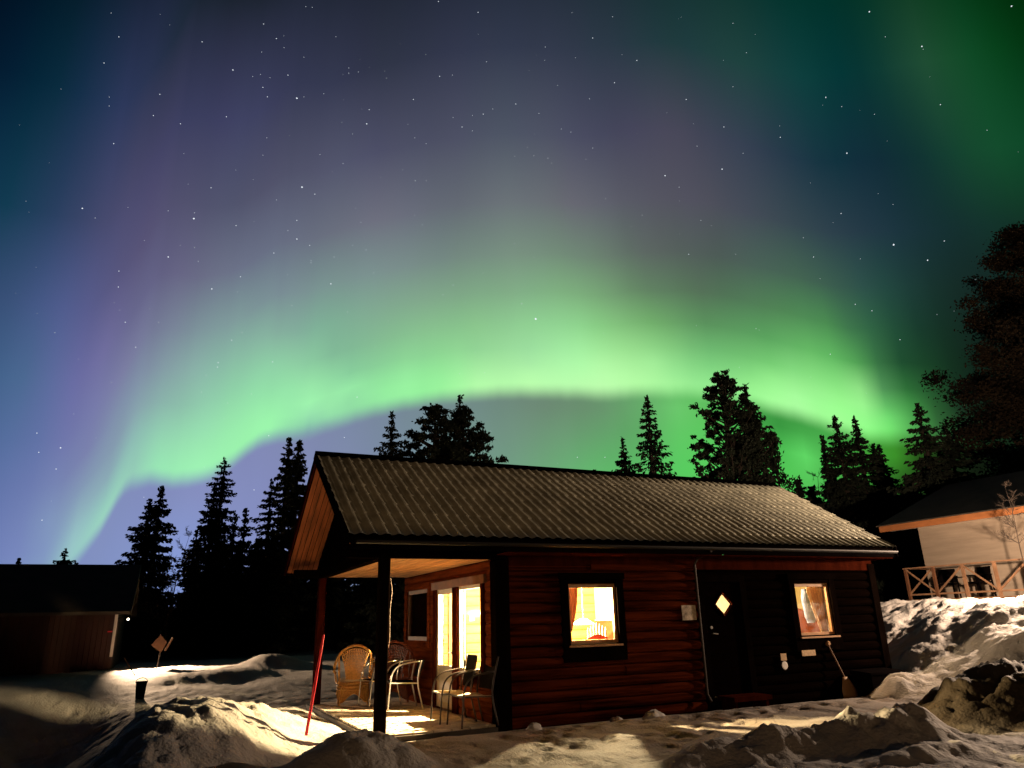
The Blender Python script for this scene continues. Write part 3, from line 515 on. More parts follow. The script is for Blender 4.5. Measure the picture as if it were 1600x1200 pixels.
# low wooded rise on the horizon
mb = MB(); n = 120; vs = []; fs = []
for i in range(n + 1):
    a = R(-20 + 140 * i / n); rr = 230
    hgt = 7.0 + 2.2 * math.sin(i * 0.35) + 1.5 * math.sin(i * 0.83 + 1)
    for q, (dr, hz) in enumerate(((-90, -1), (-30, hgt * 0.7), (0, hgt), (60, hgt * 0.6), (120, -1))):
        vs.append(((rr + dr) * math.sin(a), (rr + dr) * math.cos(a), hz))
for i in range(n):
    for q in range(4): fs.append((i * 5 + q, (i + 1) * 5 + q, (i + 1) * 5 + q + 1, i * 5 + q + 1))
mb.add(vs, fs); tag(mb.build('hills', M['hill'], smooth=True), kind='structure')

# ------------------------------------------------------------------ log walls with openings
def log_wall(mb, axis, plane, out, u0, u1, z0, z1, holes=(), row=0.18, bulge=0.045, thick=0.10, seed=1, joints=True):
    """rows of half-round logs; axis 'x' = wall runs along x at y=plane; out = +-1 outward side"""
    rnd = random.Random(seed)
    k = 0; z = z0
    while z < z1 - 0.02:
        zt = min(z + row, z1)
        segs = [(u0, u1)]
        for h0, h1, a, b in holes:
            if zt > a + 0.03 and z < b - 0.03:
                ns = []
                for s0, s1 in segs:
                    if h1 <= s0 or h0 >= s1: ns.append((s0, s1)); continue
                    if h0 > s0: ns.append((s0, h0))
                    if h1 < s1: ns.append((h1, s1))
                segs = ns
        for s0, s1 in segs:
            cuts = [s0]
            if joints and s1 - s0 > 2.2:
                cuts.append(s0 + (s1 - s0) * rnd.uniform(0.3, 0.7))
            cuts.append(s1)
            for c0, c1 in zip(cuts[:-1], cuts[1:]):
                b = bulge * rnd.uniform(0.8, 1.15); dz = rnd.uniform(-0.004, 0.004)
                prof = [(-thick, z), (0.0, z + 0.004), (b * 0.62, z + row * 0.14), (b, z + row * 0.4 + dz), (b * 0.93, z + row * 0.68), (b * 0.5, zt - row * 0.07), (0, zt), (-thick, zt)]
                g = 0.003 if len(cuts) > 2 else 0
                if axis == 'x':
                    mb.prism([(c0 + g, plane + out * o, zz) for o, zz in prof], (c1 - c0 - 2 * g, 0, 0))
                else:
                    mb.prism([(plane + out * o, c0 + g, zz) for o, zz in prof], (0, c1 - c0 - 2 * g, 0))
        z = zt; k += 1
def panel(mb, axis, plane, th, u0, u1, z0, z1, holes=()):
    us = sorted({u0, u1, *[h for q in holes for h in q[:2] if u0 < h < u1]})
    for a, b in zip(us[:-1], us[1:]):
        zs = [(z0, z1)]
        for h0, h1, ha, hb in holes:
            if h0 <= a + 1e-6 and h1 >= b - 1e-6:
                nz = []
                for s0, s1 in zs:
                    if hb <= s0 or ha >= s1: nz.append((s0, s1)); continue
                    if ha > s0: nz.append((s0, ha))
                    if hb < s1: nz.append((hb, s1))
                zs = nz
        for s0, s1 in zs:
            if axis == 'x': mb.box(a, b, min(plane, plane + th), max(plane, plane + th), s0, s1)
            else: mb.box(min(plane, plane + th), max(plane, plane + th), a, b, s0, s1)

# ------------------------------------------------------------------ the cabin
XD = 5.08; XR = 14.30; YF = 11.70; YB = 17.0; XP = 3.13
cabin = thing('log_cabin', 'dark red log cabin with lit windows, covered porch and corrugated roof', 'cabin', (0, 0, 0))
W1 = (6.47, 7.48, 1.18, 2.20); W2 = (11.87, 12.88, 1.15, 2.19); DR = (9.50, 10.42, 0.14, 2.22)
front_holes = [W1, W2, DR]
mb = MB(); log_wall(mb, 'x', YF, -1, XD + 0.24, 9.32, -0.10, 2.46, front_holes, bulge=0.068, seed=3)
mb.build('wall', M['log_red'], cabin)
mb = MB(); log_wall(mb, 'x', YF, -1, 9.36, XR - 0.12, -0.10, 2.46, front_holes, seed=5)
tag(mb.build('wall', M['log_dark'], cabin), 'dark stained logs round the entrance door')
mb = MB(); log_wall(mb, 'y', XR, 1, YF + 0.1, YB, -0.10, 2.6, (), seed=6); log_wall(mb, 'x', YB, 1, XD, XR, -0.10, 2.6, (), seed=7)
mb.build('wall', M['log_dark'], cabin)
SW = (15.20, 16.72, 1.24, 2.30)
D1 = (13.66, 14.66, 0.04, 2.24); D2 = (12.22, 13.40, 0.74, 2.24)
mb = MB(); log_wall(mb, 'y', XD, -1, YF + 0.16, YB, -0.06, 2.62, (SW, D1, D2), row=0.18, bulge=0.03, seed=11, joints=False)
tag(mb.build('wall', M['log_porch'], cabin), 'log end wall under the porch roof')
# corner posts, plinth, frieze
mb = MB()
mb.box(XD - 0.02, XD + 0.24, YF - 0.07, YF + 0.16, -0.1, 2.6)
mb.build('corner_board', M['wood_dark'], cabin); mb = MB()
mb.box(XR - 0.12, XR + 0.07, YF - 0.07, YF + 0.10, -0.1, 2.6)
mb.build('corner_board', M['wood_dark'], cabin)
mb = MB(); mb.box(XD + 0.24, XR + 0.02, YF - 0.055, YF + 0.1, 2.46, 2.672); mb.build('frieze', M['wood_red'], cabin)
# inner shell
def room(x0, x1, y0, y1, wall_mat, log_back=False, fh=(), lh=()):
    mb = MB()
    panel(mb, 'x', y0, -0.02, x0, x1, 0.02, 2.56, fh)
    panel(mb, 'y', x0, -0.02, y0, y1, 0.02, 2.56, lh)
    panel(mb, 'y', x1, 0.02, y0, y1, 0.02, 2.56)
    if log_back: log_wall(mb, 'x', y1, -1, x0, x1, 0.02, 2.56, (), row=0.19, bulge=0.035, thick=0.03, seed=12, joints=False)
    else: panel(mb, 'x', y1, 0.02, x0, x1, 0.02, 2.56)
    mb.build('room_wall', wall_mat, cabin)
    mb = MB(); mb.box(x0, x1, y0, y1, -0.04, 0.018); mb.build('room_floor', M['pine_floor'], cabin)
    mb = MB(); mb.box(x0 - 0.02, x1 + 0.02, y0 - 0.02, y1 + 0.02, 2.562, 2.59); mb.build('room_ceiling', M['cream'], cabin)
room(5.21, 9.05, 11.83, 15.02, M['pine'], True, [W1], [D1, D2])
room(5.21, 9.05, 15.10, 16.86, M['wood_red'], False, [], [SW])
room(9.15, 11.10, 11.83, 15.5, M['pine'], False, [DR])
room(11.20, 14.18, 11.83, 15.9, M['cream'], False, [W2])
mb = MB(); mb.box(9.02, 9.045, 11.84, 14.96, 1.58, 2.56); mb.box(8.99, 9.045, 11.84, 14.96, 1.54, 1.578)
tag(mb.build('room_wall', M['cream'], cabin), 'cream painted upper wall with a shelf rail')
mb = MB(); mb.box(9.02, 9.045, 11.84, 14.96, 0.05, 1.535); tag(mb.build('room_wall', mat('wainscot', (0.11, 0.028, 0.008), 0.6, var=0.3, scale=(2, 2, 9)), cabin), 'brown pine boarding below the shelf rail')
# reveals of the openings
for (a, b, c, d) in (W1, W2, DR):
    mb = MB()
    mb.box(a - 0.02, a, YF + 0.03, 11.83, c, d); mb.box(b, b + 0.02, YF + 0.03, 11.83, c, d)
    mb.box(a - 0.02, b + 0.02, YF + 0.03, 11.83, d, d + 0.02); mb.box(a - 0.02, b + 0.02, YF + 0.03, 11.83, c - 0.02, c)
    mb.build('reveal', M['sash_white'], cabin)
for (a, b, c, d) in (D1, D2, SW):
    mb = MB()
    mb.box(XD + 0.03, 5.21, a - 0.02, a, c, d); mb.box(XD + 0.03, 5.21, b, b + 0.02, c, d)
    mb.box(XD + 0.03, 5.21, a - 0.02, b + 0.02, d, d + 0.02); mb.box(XD + 0.03, 5.21, a - 0.02, b + 0.02, c - 0.02, c)
    mb.build('reveal', M['sash_white'] if d - c > 1.2 else M['wood_red'], cabin)
# front windows: dark casing, pale sash, pane
def front_window(w, cas=0.15, sashmat='sash', head=0.19):
    a, b, c, d = w
    f = MB(); y0, y1 = YF - 0.095, YF - 0.0
    f.box(a - cas, a, y0, y1, c - 0.02, d + head * 0.4); f.box(b, b + cas, y0, y1, c - 0.02, d + head * 0.4)
    f.box(a - cas - 0.03, b + cas + 0.03, y0 - 0.02, y1, d + head * 0.4 + 0.002, d + head); f.box(a, b, y0 + 0.01, y1, d, d + head * 0.4)
    f.box(a - cas, b + cas, y0 + 0.01, y1, c - 0.30, c - 0.022)
    win = f.build('window', M['wood_dark'], cabin)
    s = MB(); t = 0.055; y0, y1 = YF - 0.03, YF + 0.03
    s.box(a, a + t, y0, y1, c, d); s.box(b - t, b, y0, y1, c, d); s.box(a + t, b - t, y0, y1, c, c + t); s.box(a + t, b - t, y0, y1, d - t * 1.3, d)
    s.build('sash', M[sashmat], win)
    s = MB(); s.box(a - 0.04, b + 0.04, YF - 0.14, YF - 0.098, c - 0.055, c - 0.024); s.build('sill', M['sash'], win)
    p = MB(); p.box(a + t, b - t, YF + 0.0, YF + 0.006, c + t, d - t * 1.3); p.build('pane', M['glass'], win)
front_window(W1); front_window(W2)
# end-wall windows and glass door (they face the porch)
def end_sash(a, b, c, d, m, t=0.06, x0=XD - 0.02, x1=XD + 0.04):
    s = MB()
    s.box(x0, x1, a, a + t, c, d); s.box(x0, x1, b - t, b, c, d); s.box(x0, x1, a + t, b - t, c, c + t); s.box(x0, x1, a + t, b - t, d - t, d)
    return s
f = MB()
for (a, b, c, d) in (D2,):
    f.box(XD - 0.065, XD, a - 0.12, a, c - 0.1, d + 0.0); f.box(XD - 0.065, XD, a, b, c - 0.1, c)
f.box(XD - 0.065, XD, D2[1], D1[0], 0.0, D2[3]); f.box(XD - 0.065, XD, D1[1], D1[1] + 0.14, 0.0, D1[3])
gw = f.build('window', M['wood_red'], cabin); gw['label'] = 'tall picture window facing the porch'
end_sash(*D2, 'sash_white').build('sash', M['sash_white'], gw)
p = MB(); p.box(XD + 0.01, XD + 0.016, D2[0] + 0.06, D2[1] - 0.06, D2[2] + 0.06, D2[3] - 0.06); p.build('pane', M['glass'], gw)
f = MB(); f.box(XD - 0.078, XD, 12.02, 14.88, D1[3] + 0.002, D1[3] + 0.15); f.build('lintel', M['rail_dark'], gw)
a, b, c, d = D1
gd = end_sash(a, b, c, d, 'w', 0.10).build('door', M['sash_white'], cabin); gd['label'] = 'glazed porch door standing beside the picture window'
p = MB(); p.box(XD - 0.005, XD + 0.03, a + 0.10, b - 0.10, c + 0.10, 0.72); p.box(XD - 0.02, XD + 0.04, a + 0.1, b - 0.1, 0.722, 0.80); p.build('lower_panel', M['white_paint'], gd)
p = MB(); p.box(XD + 0.01, XD + 0.016, a + 0.10, b - 0.10, 0.80, d - 0.10); p.build('pane', M['glass'], gd)
p = MB(); p.bar((XD - 0.06, a + 0.05, 1.05), (XD - 0.06, a + 0.17, 1.05), 0.02); p.box(XD - 0.07, XD - 0.022, a + 0.04, a + 0.06, 1.03, 1.07); p.build('handle', M['steel'], gd)
f = MB(); a, b, c, d = SW
f.box(XD - 0.06, XD, a - 0.13, a, c - 0.12, d + 0.12); f.box(XD - 0.06, XD, b, b + 0.13, c - 0.12, d + 0.12)
f.box(XD - 0.06, XD, a, b, d, d + 0.12); f.box(XD - 0.06, XD, a, b, c - 0.12, c)
sw = f.build('window', M['log_porch'], cabin); sw['label'] = 'small dark window facing the porch'
end_sash(a, b, c, d, 'w', 0.08).build('sash', M['rail_dark'], sw)
p = MB(); p.box(XD + 0.01, XD + 0.016, a + 0.08, b - 0.08, c + 0.08, d - 0.08); p.build('pane', M['glass'], sw)
# entrance door with a lit diamond light
a, b, c, d = DR
cx, cz = 9.985, 1.80; hw, hh = 0.20, 0.205
o_ = [(a, d), (b, d), (b, c), (a, c)]; i_ = [(cx, cz + hh), (cx + hw, cz), (cx, cz - hh), (cx - hw, cz)]
dm = MB(); V = []
for y in (YF - 0.02, YF + 0.03):
    V += [(px, y, pz) for px, pz in o_ + i_]
tris = [(0, 1, 4), (1, 5, 4), (1, 2, 5), (2, 6, 5), (2, 3, 6), (3, 7, 6), (3, 0, 7), (0, 4, 7)]
F_ = [t_ for t_ in tris] + [tuple(8 + q for q in t_[::-1]) for t_ in tris] + [(4 + i, 4 + (i + 1) % 4, 12 + (i + 1) % 4, 12 + i) for i in range(4)] + [(i, 8 + i, 8 + (i + 1) % 4, (i + 1) % 4) for i in range(4)]
dm.add(V, F_)
door = dm.build('door', M['log_dark'], cabin); door['label'] = 'dark front door with a diamond window'
rim = MB()
ring = [(cx + (hw + e) * sx, cz + (hh + e) * sz) for e in (0.0, 0.03) for sx, sz in ((0, 1), (1, 0), (0, -1), (-1, 0))]
V = [(px, y, pz) for y in (YF - 0.045, YF - 0.021) for px, pz in ring]
rim.add(V, [(i, (i + 1) % 4, 4 + (i + 1) % 4, 4 + i) for i in range(4)] + [(8 + i, 12 + i, 12 + (i + 1) % 4, 8 + (i + 1) % 4) for i in range(4)]
        + [(i, 8 + i, 8 + (i + 1) % 4, (i + 1) % 4) for i in range(4)] + [(4 + i, 4 + (i + 1) % 4, 12 + (i + 1) % 4, 12 + i) for i in range(4)])
rim.build('window_rim', M['wood_red'], door)
fr = cloth('frosted_pane', (0.95, 0.93, 0.86), 0.85, 0.02)
p = MB(); p.prism([(px, YF + 0.004, pz) for px, pz in i_], (0, 0.006, 0)); p.build('pane', fr, door)
p = MB(); p.lathe([(0.028, 0), (0.034, 0.01), (0.028, 0.03)], (0, 0, 0), 14)
k_ = p.build('lock', M['steel'], door); k_.rotation_euler = (PI / 2, 0, 0); k_.location = (9.62, YF - 0.02, 1.37)
p = MB(); p.tube([(9.63, YF - 0.02, 1.26), (9.63, YF - 0.07, 1.26), (9.74, YF - 0.075, 1.25)], 0.011); p.build('handle', M['steel'], door)
f = MB(); f.box(a - 0.14, a, YF - 0.075, YF, 0.0, d + 0.14); f.box(b, b + 0.14, YF - 0.075, YF, 0.0, d + 0.14); f.box(a, b, YF - 0.075, YF, d + 0.002, d + 0.14)
f.build('door_frame', M['wood_dark'], cabin)
f = MB(); f.box(9.55, 10.45, YF - 0.55, YF - 0.08, 0.08, 0.16); f.box(9.60, 9.66, YF - 0.5, YF - 0.12, -0.1, 0.08); f.box(10.34, 10.40, YF - 0.5, YF - 0.12, -0.1, 0.08)
f.build('doorstep', M['wood_red'], cabin)
# roof
XL = 2.38; XE = 14.47; YE = 11.06; YRG = 14.35; YFE = 2 * YRG - YE; ZE = 2.90; ZR = 4.87
def slope_metal(y0, z0, y1, z1):
    n_w = int(round((XE - XL) / 0.20)); sub = 8; nst = 9
    us = [XL + (XE - XL) * i / (n_w * sub) for i in range(n_w * sub + 1)]
    L = math.hypot(y1 - y0, z1 - z0); sy, sz = (y1 - y0) / L, (z1 - z0) / L
    nyv, nzv = (-sz, sy) if sy > 0 else (sz, -sy)
    rows = []
    for k in range(nst):
        a0 = L * k / nst; a1 = L * (k + 1) / nst
        rows += [(a0, 0.016), (a1 - 0.004, 0.0)]
    vs = []; fs = []
    rj = random.Random(4); lift = [[rj.uniform(-0.003, 0.003) for _ in range(n_w + 1)] for _ in rows]
    for ri, (s, h) in enumerate(rows):
        for i, u in enumerate(us):
            ph = (i % sub) / sub
            w = math.cos(2 * PI * ph); hh_ = h + 0.030 * (1 - (1 - (w + 1) / 2) ** 1.4) + lift[ri][i // sub]
            vs.append((u, y0 + sy * s + nyv * hh_, z0 + sz * s + nzv * hh_))
    nu = len(us)
    for r in range(len(rows) - 1):
        for i in range(nu - 1):
            q = (r * nu + i, r * nu + i + 1, (r + 1) * nu + i + 1, (r + 1) * nu + i)
            fs.append(q if sy > 0 else q[::-1])
    return MB().add(vs, fs)
rf = slope_metal(YE, ZE, YRG, ZR).build('roof', M['roof_metal'], cabin, smooth=True)
slope_metal(YFE, ZE, YRG, ZR).build('roof', M['roof_metal'], cabin, smooth=True)
f = MB(); f.prism([(XL - 0.02, YRG - 0.17, ZR - 0.055), (XL - 0.02, YRG, ZR + 0.065), (XL - 0.02, YRG + 0.17, ZR - 0.055), (XL - 0.02, YRG + 0.17, ZR - 0.075), (XL - 0.02, YRG, ZR + 0.045), (XL - 0.02, YRG - 0.17, ZR - 0.075)], (XE - XL + 0.04, 0, 0))
f.build('ridge_cap', M['black_paint'], rf)
sl = (ZR - ZE) / (YRG - YE); th = 0.11
f = MB()
f.prism([(XL + 0.03, YE + 0.03, ZE - 0.02), (XL + 0.03, YRG, ZR - 0.03), (XL + 0.03, YRG, ZR - 0.03 - th), (XL + 0.03, YE + 0.03, ZE - 0.02 - th * 0.8)], (XE - XL - 0.06, 0, 0))
f.prism([(XL + 0.03, YFE - 0.03, ZE - 0.02), (XL + 0.03, YFE - 0.03, ZE - 0.02 - th * 0.8), (XL + 0.03, YRG + 0.001, ZR - 0.03 - th), (XL + 0.03, YRG + 0.001, ZR - 0.03)], (XE - XL - 0.06, 0, 0))
f.build('roof_boarding', M['wood_dark'], cabin)
# boarded soffit under the gable overhang: planks running up the slope
f = MB(); k = 0; x = XL + 0.05
while x < XP - 0.06:
    for s in (1, -1):
        y0 = YE + 0.05 if s > 0 else YFE - 0.05
        f.prism([(x, y0, ZE - 0.115), (x, YRG - s * 0.004, ZR - 0.145), (x, YRG - s * 0.004, ZR - 0.165 - 0.004 * (k % 2)), (x, y0, ZE - 0.135 - 0.004 * (k % 2))], (0.094, 0, 0))
    x += 0.110; k += 1
f.build('soffit', M['soffit'], cabin)
# barge boards on both gables
for bx in (XL - 0.012, XE - 0.018):
    for s in (1, -1):
        y0 = YE - 0.01 if s > 0 else YFE + 0.01
        f = MB(); f.prism([(bx, y0, ZE + 0.045), (bx, YRG - s * 0.001, ZR + 0.04), (bx, YRG - s * 0.001, ZR - 0.19), (bx, y0, ZE - 0.19)], (0.03, 0, 0))
        f.build('barge_board', M['black_paint'] if s > 0 else M['wood_red'], cabin)
# eave fascia, gutter
f = MB(); f.box(XL + 0.05, XE - 0.05, YE + 0.02, YE + 0.045, ZE - 0.20, ZE - 0.03); f.build('fascia', M['black_paint'], cabin); f = MB(); f.box(XL + 0.05, XE - 0.05, YFE - 0.045, YFE - 0.02, ZE - 0.20, ZE - 0.03)
f.build('fascia', M['black_paint'], cabin)
g = MB(); prof = [(-0.055 * math.cos(t_), -0.055 * math.sin(t_)) for t_ in [PI * i / 8 for i in range(9)]] + [(0.05 * math.cos(t_), -0.05 * math.sin(t_)) for t_ in [PI * i / 8 for i in range(9)]]
g.prism([(XL + 0.12, YE - 0.045 + u, ZE - 0.075 + w) for u, w in prof], (XE - XL - 0.2, 0, 0)); g.build('gutter', M['gutter'], cabin)
# horizontal eave soffit in front of the wall
f = MB(); f.box(XD, XE - 0.1, YE + 0.05, YF - 0.06, ZE - 0.225, ZE - 0.205); f.build('soffit', M['wood_red'], cabin)
f = MB(); f.box(XD, XR, YB - 0.03, YB + 0.0, 2.632, 3.06); f.build('eave_board', M['wood_dark'], cabin)
# gable triangle of boards above the porch beam
f = MB(); x = XP - 0.06
yb = YF - 0.1
ys = [YF - 0.1 + 0.14 * i for i in range(int((YB + 0.2 - YF) / 0.14) + 1)]
for i, y in enumerate(ys):
    def top(yy): return ZE - 0.15 + sl * min(yy - YE, YFE - yy)
    y2 = y + 0.134
    xx = x - 0.006 * (i % 2)
    f.prism([(xx, y, 2.80), (xx, y2, 2.80), (xx, y2, top(y2)), (xx, y, top(y))], (0.03, 0, 0))
f.build('gable_boarding', M['wood_dark'], cabin)
f = MB(); f.prism([(XR - 0.05, YF, 2.6), (XR - 0.05, YB, 2.6), (XR - 0.05, YRG, ZR - 0.2)], (0.05, 0, 0)); f.build('gable_boarding', M['log_dark'], cabin)
# porch: beams, posts, ceiling, deck
f = MB(); f.box(2.50, XD + 0.2, YF - 0.09, YF + 0.09, 2.62, 2.80); f.build('beam', M['wood_dark'], cabin)
f = MB(); f.box(2.50, XD + 0.2, YB - 0.09, YB + 0.09, 2.62, 2.80); f.build('beam', M['wood_dark'], cabin)
f = MB(); f.box(XP - 0.09, XP + 0.09, YF + 0.09, YB - 0.09, 2.62, 2.80); f.build('beam', M['wood_dark'], cabin)
f = MB(); x = XP + 0.09; k = 0
while x < XD + 0.0:
    f.box(x, min(x + 0.083, XD), YF + 0.09, YB - 0.09, 2.628 + 0.003 * (k % 2), 2.66); x += 0.099; k += 1
f.build('ceiling', M['ceiling'], cabin)
f = MB(); f.box(XD, XR, YF + 0.102, YB, 2.602, 2.63); f.build('attic_floor', M['wood_dark'], cabin)
def post(x, y, m):
    f = MB(); w = 0.085; e = 0.02
    f.prism([(x - w, y - w + e, 0.0), (x - w + e, y - w, 0.0), (x + w - e, y - w, 0.0), (x + w, y - w + e, 0.0), (x + w, y + w - e, 0.0), (x + w - e, y + w, 0.0), (x - w + e, y + w, 0.0), (x - w, y + w - e, 0.0)], (0, 0, 2.615))
    o = f.build('porch_post', m, cabin)
    return o
pp = post(XP, YF, M['wood_dark']); f = MB(); f.prism([(XP - 0.15, YF - 0.15, -0.09), (XP + 0.15, YF - 0.15, -0.09), (XP + 0.15, YF + 0.15, -0.09), (XP - 0.15, YF + 0.15, -0.09)], (0, 0, 0.088)); f.build('post_foot', M['wood_dark'], pp)
post(XP, YB, mat('wood_post', (0.03, 0.005, 0.003), 0.8, var=0.3))
# cord of lights hanging on the post
f = MB(); f.tube(catmull([(XP + 0.10, YF - 0.02, 2.3), (XP + 0.13, YF - 0.03, 2.1), (XP + 0.11, YF - 0.02, 1.8), (XP + 0.12, YF, 1.4), (XP + 0.10, YF, 1.25)], 5), 0.008, 5)
f.build('cable', M['rail'], pp)
# deck of brick-like boards with dark joints
f = MB(); rd = random.Random(9)
yy = YF - 0.02; r_ = 0
while yy < YB + 0.3:
    x = 3.05 + (0.15 if r_ % 2 else 0.0) - 0.3
    while x < XD - 0.05:
        a0, a1 = max(3.05, x), min(XD - 0.03, x + 0.30)
        if a1 - a0 > 0.03:
            h_ = rd.uniform(-0.004, 0.004)
            f.box(a0 + 0.005, a1 - 0.005, yy + 0.006, yy + 0.139, -0.055, 0.0 + h_)
        x += 0.31
    yy += 0.145; r_ += 1
f.build('porch_floor', M['deck'], cabin)
f = MB(); f.box(3.0, XD - 0.02, YF - 0.08, YB + 0.4, -0.12, -0.03); f.build('porch_base', M['roof_dark'], cabin)
# downpipe and cables on the front wall
f = MB(); f.tube([(9.32, YE + 0.0, 2.76), (9.32, YF - 0.2, 2.66), (9.32, YF - 0.10, 2.55), (9.31, YF - 0.10, 0.2), (9.31, YF - 0.2, 0.08)], 0.024, 10)
f.build('downpipe', M['steel_dark'], cabin)
# ------------------------------------------------------------------ things on the front wall
def plate(name, x0, x1, z0, z1, m, label, cat, y=YF - 0.075, t=0.012):
    f = MB(); f.box(x0, x1, y - t, y, z0, z1); o = f.build(name, m); return tag(o, label, cat)
M['sign_pic'] = mat('sign_pic', (0.34, 0.25, 0.16), 0.5, var=0.6, scale=(9, 9, 9), var2=(0.75, 0.62, 0.46))
s = plate('wall_sign', 8.92, 9.25, 1.52, 1.79, M['sign_pic'], 'square mottled pale picture sign on the log wall beside the downpipe', 'sign')
M['label_pale'] = mat('label_pale', (0.50, 0.33, 0.17), 0.6, var=0.25, scale=(20, 20, 20))
plate('notice', 11.24, 11.39, 0.70, 0.83, M['label_pale'], 'small square notice on the dark wall right of the front door', 'notice')
plate('notice', 11.82, 12.19, 0.76, 0.87, M['label_pale'], 'wide low notice under the right lit window', 'notice')
t_ = thing('thermometer', 'round white dial fixed on the dark wall below the square notice', 'thermometer', (11.31, YF - 0.075, 0.61))
f = MB(); f.lathe([(0.075, 0), (0.075, 0.02), (0.06, 0.022)], (0, 0, 0), 20); o = f.build('dial', M['white_paint'], t_); o.rotation_euler = (PI / 2, 0, 0)
f = MB(); f.lathe([(0.09, 0), (0.09, 0.012)], (0, 0, 0), 20); o = f.build('rim', M['steel_dark'], t_); o.rotation_euler = (PI / 2, 0, 0)
f = MB(); f.lathe([(0.04, 0), (0.05, 0.01), (0.05, 0.04), (0.03, 0.06)], (0, 0, 0), 14)
o = f.build('outdoor_socket', M['sash']); o.rotation_euler = (PI / 2, 0, 0); o.location = (12.56, YF - 0.08, 0.975)
tag(o, 'small round socket on the wall just under the right lit window', 'socket')
# snow shovel leaning on the wall
sh = thing('snow_shovel', 'snow shovel with pale blade leaning against the wall under the right window', 'shovel', (12.78, 11.45, gz(12.78, 11.45)))
zb = -sh.location.z
f = MB(); f.tube([(-0.20, 0.17, 0.95 + zb), (0.0, 0.05, 0.30 + zb)], 0.016, 8); f.bar((-0.28, 0.17, 0.96 + zb), (-0.13, 0.17, 0.97 + zb), 0.03); f.build('handle', M['rail'], sh)
f = MB(); rows = []
for i in range(7):
    u = i / 6; wd = 0.07 + 0.13 * min(1, u * 1.6); zz = 0.33 - 0.40 * u + zb; yy = 0.05 - 0.10 * u + 0.05 * u * u
    rows.append([(0.0 + 0.03 * u + wd * v, yy - 0.03 * (1 - v * v), zz) for v in (-1, -0.5, 0, 0.5, 1)])
vs = [p for r in rows for p in r] + [(p[0], p[1] + 0.008, p[2]) for r in rows for p in r]
fs = [(i * 5 + j, i * 5 + j + 1, i * 5 + j + 6, i * 5 + j + 5) for i in range(6) for j in range(4)]
fs += [tuple(35 + q for q in f_[::-1]) for f_ in fs]
edge_ = [i for i in range(5)] + [5 * i + 4 for i in range(1, 7)] + [30 + i for i in range(3, -1, -1)] + [5 * i for i in range(5, 0, -1)]
fs += [(edge_[i], 35 + edge_[i], 35 + edge_[(i + 1) % len(edge_)], edge_[(i + 1) % len(edge_)]) for i in range(len(edge_))]
f.add(vs, fs).build('blade', mat('blade', (0.34, 0.19, 0.08), 0.5, var=0.1), sh, smooth=True)
# dark lidded box by the corner
bx = thing('storage_box', 'low black lidded box against the wall at the right corner', 'box', (13.55, 11.32, 0.0))
f = MB(); f.box(-0.50, 0.50, -0.24, 0.24, -0.05, 0.36); f.build('body', M['black_paint'], bx)
f = MB(); f.prism([(-0.52, -0.26, 0.362), (-0.52, 0.26, 0.362), (-0.52, 0.26, 0.44), (-0.52, -0.26, 0.40)], (1.04, 0, 0)); f.build('lid', M['black_paint'], bx)
# ------------------------------------------------------------------ inside the windows
def curtain(name, label, x0, x1, y, z0, z1, m, pinch=None, n=60, folds=5, axis='x', amp=0.025):
    """hanging cloth; pinch(t)->(left,right) fractions narrowing towards the bottom"""
    vs = []; rows = 14
    for j in range(rows + 1):
        t = j / rows; z = z1 + (z0 - z1) * t
        l, r_ = pinch(t) if pinch else (0, 1)
        for i in range(n + 1):
            u = i / n; x = x0 + (x1 - x0) * (l + (r_ - l) * u); o = amp * math.sin(2 * PI * folds * u + 0.4 * math.sin(3 * t)) * (1 - 0.3 * t)
            vs.append((x, y + o, z) if axis == 'x' else (y + o, x, z))
    nn = len(vs); d = (0, 0.006, 0) if axis == 'x' else (0.006, 0, 0)
    fs = [(j * (n + 1) + i, j * (n + 1) + i + 1, (j + 1) * (n + 1) + i + 1, (j + 1) * (n + 1) + i) for j in range(rows) for i in range(n)]
    vs2 = [(a + d[0], b + d[1], c) for a, b, c in vs]
    o = MB().add(vs + vs2, fs + [tuple(nn + q for q in f_[::-1]) for f_ in fs]).build(name, m, smooth=True)
    return tag(o, label, 'curtain')
curtain('curtain', 'pink curtain gathered at the left side of the window with the candle arch', 6.54, 6.92, 11.90, 1.2, 2.22, cloth('curtain_pink', (0.42, 0.22, 0.14), 0.3),
        pinch=lambda t: (0.0, 0.75 - 0.68 * t ** 2.2 if t > .1 else 0.75))
curtain('curtain', 'pale curtain falling across the right side of the bedroom window', 12.40, 12.97, 11.90, 1.15, 2.22, cloth('curtain_pale', (0.88, 0.68, 0.50), 0.4),
        pinch=lambda t: (0.15 + 0.5 * t ** 1.3, 1.0), folds=6)
curtain('curtain', 'cream curtain drawn across the near half of the porch door', 13.70, 14.14, 5.30, 0.3, 2.3, cloth('cream_cloth', (0.40, 0.27, 0.12), 0.4), axis='y', folds=5, amp=0.02)
curtain('curtain', 'rust red curtain at the far side of the porch door', 14.53, 14.64, 5.30, 0.3, 2.3, cloth('curtain_rust', (0.5, 0.16, 0.07), 0.3), axis='y', folds=3)
